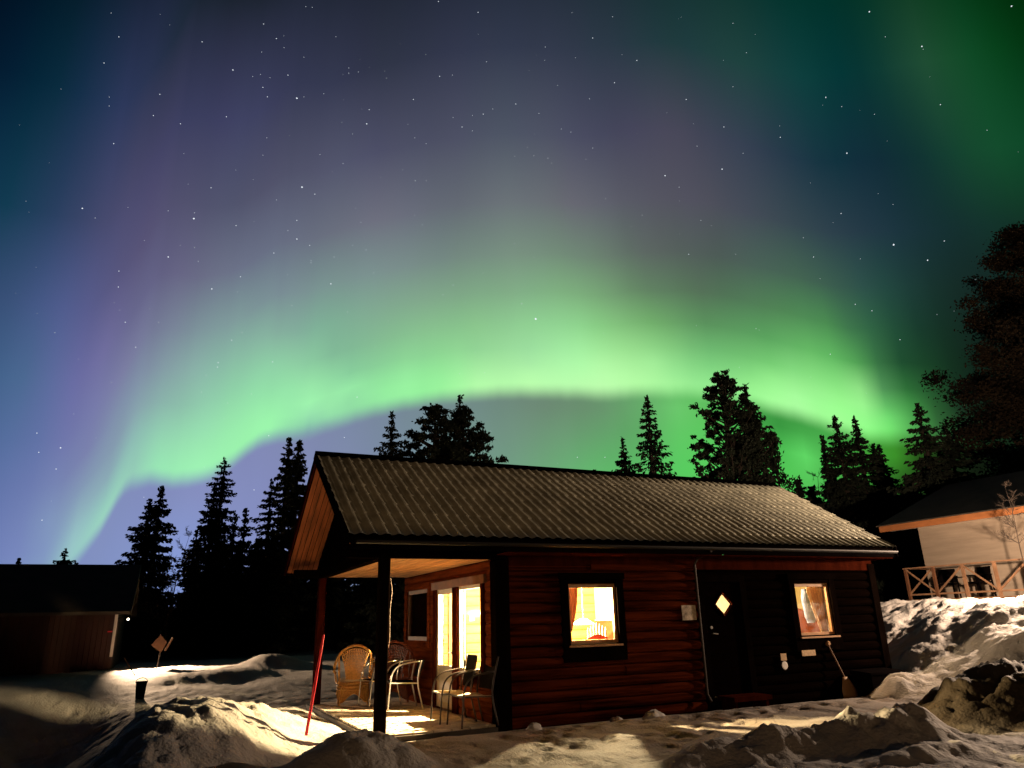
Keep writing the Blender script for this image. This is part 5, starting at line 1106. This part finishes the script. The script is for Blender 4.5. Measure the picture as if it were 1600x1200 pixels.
def pine(x, y, ztop, hw, label, seed, group=None, m='needles', start=0.25, n=26, puff=0.55, leaf=0.14, upang=0.5, zb=None, dens=90, hwlow=None):
    z0 = gz(x, y) - 0.05 if zb is None else zb
    h = ztop - z0
    t = thing('pine_tree', label, 'tree', (x, y, z0), 0, group); rg = random.Random(seed)
    f = MB(); f.tube([(0, 0, 0), (0.1, 0.05, h * 0.4), (-0.05, 0, h * 0.75), (0, 0, h * 0.97)], [0.02 * h + 0.02, 0.014 * h, 0.008 * h, 0.02], 8); f.build('trunk', M['bark'], t)
    P = []; S = []; br = MB(); ng = np.random.RandomState(seed)
    for k in range(n):
        u = start + (0.97 - start) * (k + rg.random()) / n
        a = rg.uniform(0, 6.28)
        env = hw * min(1.0, ((1 - u) / 0.42)) ** 0.8 * rg.uniform(0.6, 1.12)
        L = max(0.25, env); b0 = Vector((0, 0, u * h - 0.3 * L)); tip = Vector((L * math.cos(a), L * math.sin(a), u * h + upang * L * rg.uniform(0.1, 0.8)))
        mid = (b0 + tip) / 2 + Vector((0, 0, -0.12 * L))
        pts = bez(b0, mid, tip, 5); br.tube(pts, [0.05, 0.045, 0.035, 0.03, 0.02, 0.01], 4, cap=False)
        for q in range(max(2, int(L / 0.45))):
            s = 1 - q * 0.28 * rg.uniform(0.7, 1.1)
            if s < 0.25: break
            c = pts[min(5, int(round(s * 5)))] + Vector((rg.uniform(-.3, .3), rg.uniform(-.3, .3), rg.uniform(-0.1, 0.25))) * (1.0 if q else 0.2)
            pr = puff * rg.uniform(0.55, 1.05) * (0.6 + 0.4 * (1 - u) / (1 - start))
            nn = int(dens * pr * pr * 3) + 4
            v = ng.normal(size=(nn, 3)); v /= np.linalg.norm(v, axis=1)[:, None]
            v *= (pr * ng.rand(nn) ** 0.45 * (0.85 + 0.45 * (ng.rand(nn) < 0.25) + 0.25 * np.sin(5 * v[:, 0] + q) * np.cos(4 * v[:, 1])))[:, None]
            v[:, 2] *= 0.62
            P.append(v + np.array(c)); S.append(leaf * ng.uniform(0.6, 1.4, nn))
    P = np.concatenate(P); S = np.concatenate(S)
    tri_cloud('crown', np.array(P), np.array(S), M[m], t, seed, up=-0.6, aspect=2.0)
    br.build('branch_frame', M['bark'], t)
    return t
def tufted_pine(x, y, ztop, hw, label, seed, zb=None):
    """young open pine with upswept branches and needle tufts"""
    z0 = gz(x, y) - 0.05 if zb is None else zb
    h = ztop - z0; t = thing('pine_tree', label, 'tree', (x, y, z0)); rg = random.Random(seed)
    f = MB(); f.tube([(0, 0, 0), (0.05, 0, h * 0.5), (0, 0, h)], [0.09, 0.06, 0.02], 7); f.build('trunk', M['bark'], t)
    P = []; S = []; br = MB()
    u = 0.25
    while u < 0.99:
        nbr = 5
        for k in range(nbr):
            a = rg.uniform(0, 6.28); L = max(0.22, hw * (1 - u) ** 0.75 * 1.25 * rg.uniform(0.5, 1.15))
            tip = Vector((L * math.cos(a), L * math.sin(a), u * h + L * rg.uniform(0.35, 0.75)))
            pts = bez((0, 0, u * h - 0.1), ((tip.x) * 0.6, tip.y * 0.6, u * h + 0.05 * L), tip, 6)
            br.tube(pts, 0.012, 3, cap=False)
            for q in range(2, 7):
                for _ in range(6):
                    v = Vector((rg.gauss(0, 0.09), rg.gauss(0, 0.09), rg.gauss(0, 0.10)))
                    P.append(tuple(pts[q] + v)); S.append(0.085 * rg.uniform(0.6, 1.3))
        u += 0.052
    for _ in range(60):
        P.append((rg.gauss(0, 0.06), rg.gauss(0, 0.06), h * rg.uniform(0.9, 1.0))); S.append(0.10)
    tri_cloud('crown', np.array(P), np.array(S), M['needles'], t, seed, up=-0.9, aspect=2.2); br.build('branch_frame', M['bark'], t)
    return t
def bare(x, y, ztop, label, seed, m='birch', spread=0.55, trunk=0.07, depth=5, zb=None, lean=(0, 0), low=0.25, thin=0.006):
    z0 = gz(x, y) - 0.05 if zb is None else zb
    h = ztop - z0; t = thing('bare_tree', label, 'tree', (x, y, z0)); rg = random.Random(seed)
    tr = MB(); br = MB()
    pts = [Vector((lean[0] * s * s, lean[1] * s * s, h * 0.97 * s)) + Vector((rg.gauss(0, 0.03), rg.gauss(0, 0.03), 0)) * h * 0.15 for s in [i / 8 for i in range(9)]]; pts[0] = Vector((0, 0, 0))
    tr.tube(pts, [trunk * (1 - 0.9 * i / 8) for i in range(9)], 7); tr.build('trunk', M[m], t)
    def grow(p, d, L, r, lv):
        n = 4; q = [p]
        for i in range(n):
            d = (d + Vector((rg.gauss(0, 0.16), rg.gauss(0, 0.16), rg.gauss(0, 0.10) + 0.05))).normalized(); q.append(q[-1] + d * L / n)
        br.tube(q, [r * (1 - 0.6 * i / n) for i in range(n + 1)], 3, cap=False)
        if lv <= 0: return
        for i in range(1, n + 1):
            for _ in range(2 if lv > 1 else 2):
                if rg.random() < 0.78:
                    nd = (d + Vector((rg.gauss(0, spread), rg.gauss(0, spread), rg.gauss(0, spread * 0.7)))).normalized()
                    grow(q[i], nd, L * rg.uniform(0.4, 0.62), max(thin, r * 0.5), lv - 1)
    for i in range(int(8 * low * 2), 9):
        for k in range(3):
            a = rg.uniform(0, 6.28); e = rg.uniform(0.35, 1.0)
            grow(pts[min(8, i)], Vector((math.cos(a), math.sin(a), e)).normalized(), h * 0.22 * (1.15 - i / 9), trunk * 0.4 * (1.1 - i / 9) + thin, depth - 3)
    br.build('branch_frame', M[m], t)
    return t
# left group (far edge of the wood)
spruce(-1.36, 40.98, 8.09, (1.45, 3.45), 'broad spruce with the lower of two tops behind the left cabin', 101)
spruce(-0.88, 39.99, 8.60, (0.97, 2.92), 'spruce with a bare pointed leader behind the left cabin', 102)
spruce(0.95, 40.0, 6.45, (0.72, 2.61), 'short spruce just right of the bare birch', 103)
spruce(2.12, 43.95, 11.15, (1.23, 5.59), 'tall ragged spruce with a bushy tip between the two cabins', 104, power=0.65, gap=0.12)
spruce(1.80, 44.96, 9.82, (1.13, 4.51), 'spruce half hidden by the tall ragged one on its left', 105)
spruce(3.10, 45.9, 8.2, (0.54, 3.06), 'thin sparse spruce between the cabins', 106, density=0.6, gap=0.35)
spruce(3.36, 41.87, 7.92, (0.70, 3.17), 'narrow pointed spruce right of the tall ragged one', 107)
spruce(4.36, 39.76, 9.19, (0.93, 3.77), 'slim spruce with a sharp tip left of the twin columns', 108)
spruce(4.85, 37.69, 11.02, (0.60, 4.01), 'left one of twin column shaped spruces beside the cabin gable', 109, power=0.35, leaf=0.15)
spruce(5.36, 37.62, 11.02, (0.60, 4.03), 'right one of twin column shaped spruces beside the cabin gable', 110, power=0.35, leaf=0.15)
spruce(4.73, 49.78, 6.09, (0.58, 1.24), 'small spruce tip low between the slim spruce and the narrow one', 111)
spruce(-9.51, 59.24, 6.59, (0.39, 0.65), 'leftmost small spruce tip above the roof of the left cabin', 112)
spruce(-6.91, 59.6, 7.31, (0.58, 1.26), 'middle spruce tip above the roof of the left cabin', 113)
spruce(-6.37, 61.67, 6.52, (0.33, 0.47), 'tiny spruce tip above the roof of the left cabin', 114)
bare(0.06, 36.0, 5.75, 'bare birch leaning right beside the broad spruces', 120, m='bark', trunk=0.05, lean=(0.5, 0), low=0.15, depth=5)
# behind the cabin roof
spruce(8.95, 32.8, 11.54, (0.88, 2.35), 'single spruce left of the big pine above the roof ridge', 130, gap=0.1)
spruce(12.78, 33.65, 13.14, (1.01, 3.04), 'spruce spire rising out of the big pine crown', 131)
pine(10.94, 32.19, 12.0, 2.3, 'broad pine crown left of the spire above the roof ridge', 132, n=100, puff=0.45, start=0.36, leaf=0.10, dens=230)
pine(12.5, 32.3, 11.9, 2.6, 'broad pine crown right of the spire above the roof ridge', 133, n=110, puff=0.45, start=0.36, leaf=0.10, dens=230)
spruce(19.07, 28.15, 9.96, (0.43, 1.85), 'small narrow spruce left of the open layered one', 134, power=0.5)
spruce(19.56, 26.58, 11.66, (1.55, 3.80), 'open layered spruce standing alone above the roof', 135, power=0.8, gap=0.25, density=0.85)
spruce(21.0, 34.05, 9.61, (0.22, 0.36), 'tiny spruce tip just showing over the roof ridge', 136)
pine(21.57, 23.64, 12.13, 1.75, 'tallest pine with a ragged crown right above the roof', 137, n=170, puff=0.29, start=0.3, upang=1.1, leaf=0.085, dens=330)
spruce(23.66, 24.41, 12.03, (1.05, 4.24), 'dark spruce pressed against the right side of the tallest pine', 138, power=0.65)
tufted_pine(24.28, 23.8, 9.45, 1.35, 'young open pine with upswept branches right of the tallest pine', 139)
bare(28.38, 25.28, 8.1, 'bare birch in the gap between young pine and spruces', 140, m='bark', trunk=0.07, low=0.15)
spruce(27.78, 25.93, 7.66, (0.51, 1.27), 'low pointed spruce at the foot of the bare birch', 141)
spruce(27.22, 23.56, 9.62, (0.54, 2.42), 'thin spruce at the left of the right hand spruce row', 142)
spruce(27.65, 23.06, 10.47, (1.18, 3.94), 'tallest spruce of the row left of the gap in the wood', 143)
spruce(28.95, 23.04, 10.53, (1.29, 4.00), 'spruce with a knobbly top second in the right hand row', 144)
spruce(31.69, 24.41, 9.77, (0.71, 2.28), 'left one of two thin tips at the end of the spruce row', 145)
spruce(32.63, 24.82, 9.87, (0.72, 2.33), 'right one of two thin tips at the end of the spruce row', 146)
spruce(28.08, 19.17, 10.0, (1.12, 3.28), 'tall solitary spruce behind the end of the pale house', 147, density=1.25, power=0.65)
spruce(30.21, 19.58, 9.34, (1.05, 3.38), 'dim spruce in the dark behind the pale house', 148, power=0.65)
# big dark trees behind the right house
pine(37.2, 18.3, 20.0, 4.4, 'huge dark tree crown towering behind the pale house', 150, m='needles_brown', n=120, puff=1.25, start=0.2, leaf=0.075, dens=210)
pine(40.0, 15.6, 21.5, 4.8, 'second huge dark tree at the right edge behind the pale house', 151, m='needles_brown', n=120, puff=1.25, start=0.2, leaf=0.075, dens=210)
pine(34.3, 14.2, 12.5, 2.8, 'dark round crowned tree directly behind the roof of the pale house', 152, m='needles_brown', n=34, puff=0.9, start=0.25, leaf=0.12, dens=110)
spruce(-6.6, 29.4, 7.6, (0.44, 1.33), 'spruce with branch tips reaching in at the left edge', 153, power=0.7)
bare(21.15, 12.35, 4.9, 'bare frosty bush tree at the right edge before the pale house', 154, m='bark', trunk=0.025, spread=0.6, depth=5, low=0.3, thin=0.004)
# the black wall of the wood: spruces of a few shapes, each its own tree
rf_ = random.Random(77)
protos = [spruce(0, 0, 6.0, (1.0, 3.0), 'dark spruce in the black wood behind the cabins', 200 + i, zb=0.0, group='spruces of the black wood', density=0.8, leaf=0.17) for i in range(3)]
def dup(root, loc, rz, s):
    r = root.copy(); COL.objects.link(r); r.location = loc; r.rotation_euler = (0, 0, rz); r.scale = s
    for ch in root.children:
        c = ch.copy(); COL.objects.link(c); c.parent = r
    return r
used = 0
spots = []
for i in range(46):                       # left part, seen between the cabins and through the porch
    x = -6.5 + 22.0 * i / 45 + rf_.uniform(-0.2, 0.2); y = 45.5 + rf_.uniform(-3, 4)
    if -0.75 < x < 1.15: continue
    spots.append((x, y, 0.95 if x > 2.6 else (0.8 if x > 0.9 else 0.5)))
for i in range(20):                       # right part, behind the terrace house
    x = 25 + 14 * i / 19; y = 28.5 - 0.35 * (x - 25) + rf_.uniform(-1.0, 1.2); spots.append((x, y, 0.85 if x > 27 else 0.7))
for i in range(9):
    spots.append((28.0 + i * 0.95, 26.4 - 0.2 * i + rf_.uniform(-0.4, 0.4), 1.0))
for i in range(10):
    spots.append((29.0 + i * 0.9, 20.8 + rf_.uniform(-0.6, 0.6), 0.85))
for k, (x, y, s) in enumerate(spots):
    s2 = s * rf_.uniform(0.85, 1.15)
    if k < 3: o = protos[k]; o.location = (x, y, gz(x, y) - 0.1); o.scale = (s2 * 1.2, s2 * 1.2, s2)
    else: dup(protos[k % 3], (x, y, gz(x, y) - 0.1), rf_.uniform(0, 6.28), (s2 * 1.2, s2 * 1.2, s2))

# ------------------------------------------------------------------ stars
st = MB(); rs = random.Random(3); DS = 1200.0
def star(a, e, r):
    a = R(a) + HEADING; e = R(e)
    c = Vector((math.sin(a) * math.cos(e), math.cos(a) * math.cos(e), math.sin(e))) * DS
    st.add([c + Vector(v) * r for v in ((1, 0, 0), (-1, 0, 0), (0, 1, 0), (0, -1, 0), (0, 0, 1), (0, 0, -1))], [(0, 2, 4), (2, 1, 4), (1, 3, 4), (3, 0, 4), (2, 0, 5), (1, 2, 5), (3, 1, 5), (0, 3, 5)])
for a, e, mg in STARS: star(a, e, (0, 0.52, 0.78, 1.1, 1.5, 2.1)[mg])
for _ in range(260):
    star(rs.uniform(-60, 60), 8 + 55 * rs.random() ** 0.8, rs.uniform(0.22, 0.42))
tag(st.build('stars', mat('star_light', (0, 0, 0), 1.0, emit=(0.86, 0.93, 1.0), estr=1.1)), kind='stuff', label='stars scattered over the night sky', cat='stars')
for o in list(bpy.data.objects):
    if o.name == 'stars': o.data.materials[0].cycles.emission_sampling = 'NONE'

# repeats of one kind share a group
kinds = {}
for o in bpy.data.objects:
    if o.parent is None and 'category' in o and 'group' not in o: kinds.setdefault(o['category'], []).append(o)
names = {'tree': 'trees round the cabins', 'chair': 'chairs set out on the terraces', 'curtain': 'curtains inside the lit windows', 'notice': 'notices on the dark wall',
         'snow lump': 'lumps of snow along the log wall', 'cabin': 'red cabins', 'lamp': 'lit lamps', 'pole': 'marker poles in the snow', 'sign': 'small signs'}
for k_, os_ in kinds.items():
    if len(os_) > 1 and k_ in names:
        for o in os_: o['group'] = names[k_]
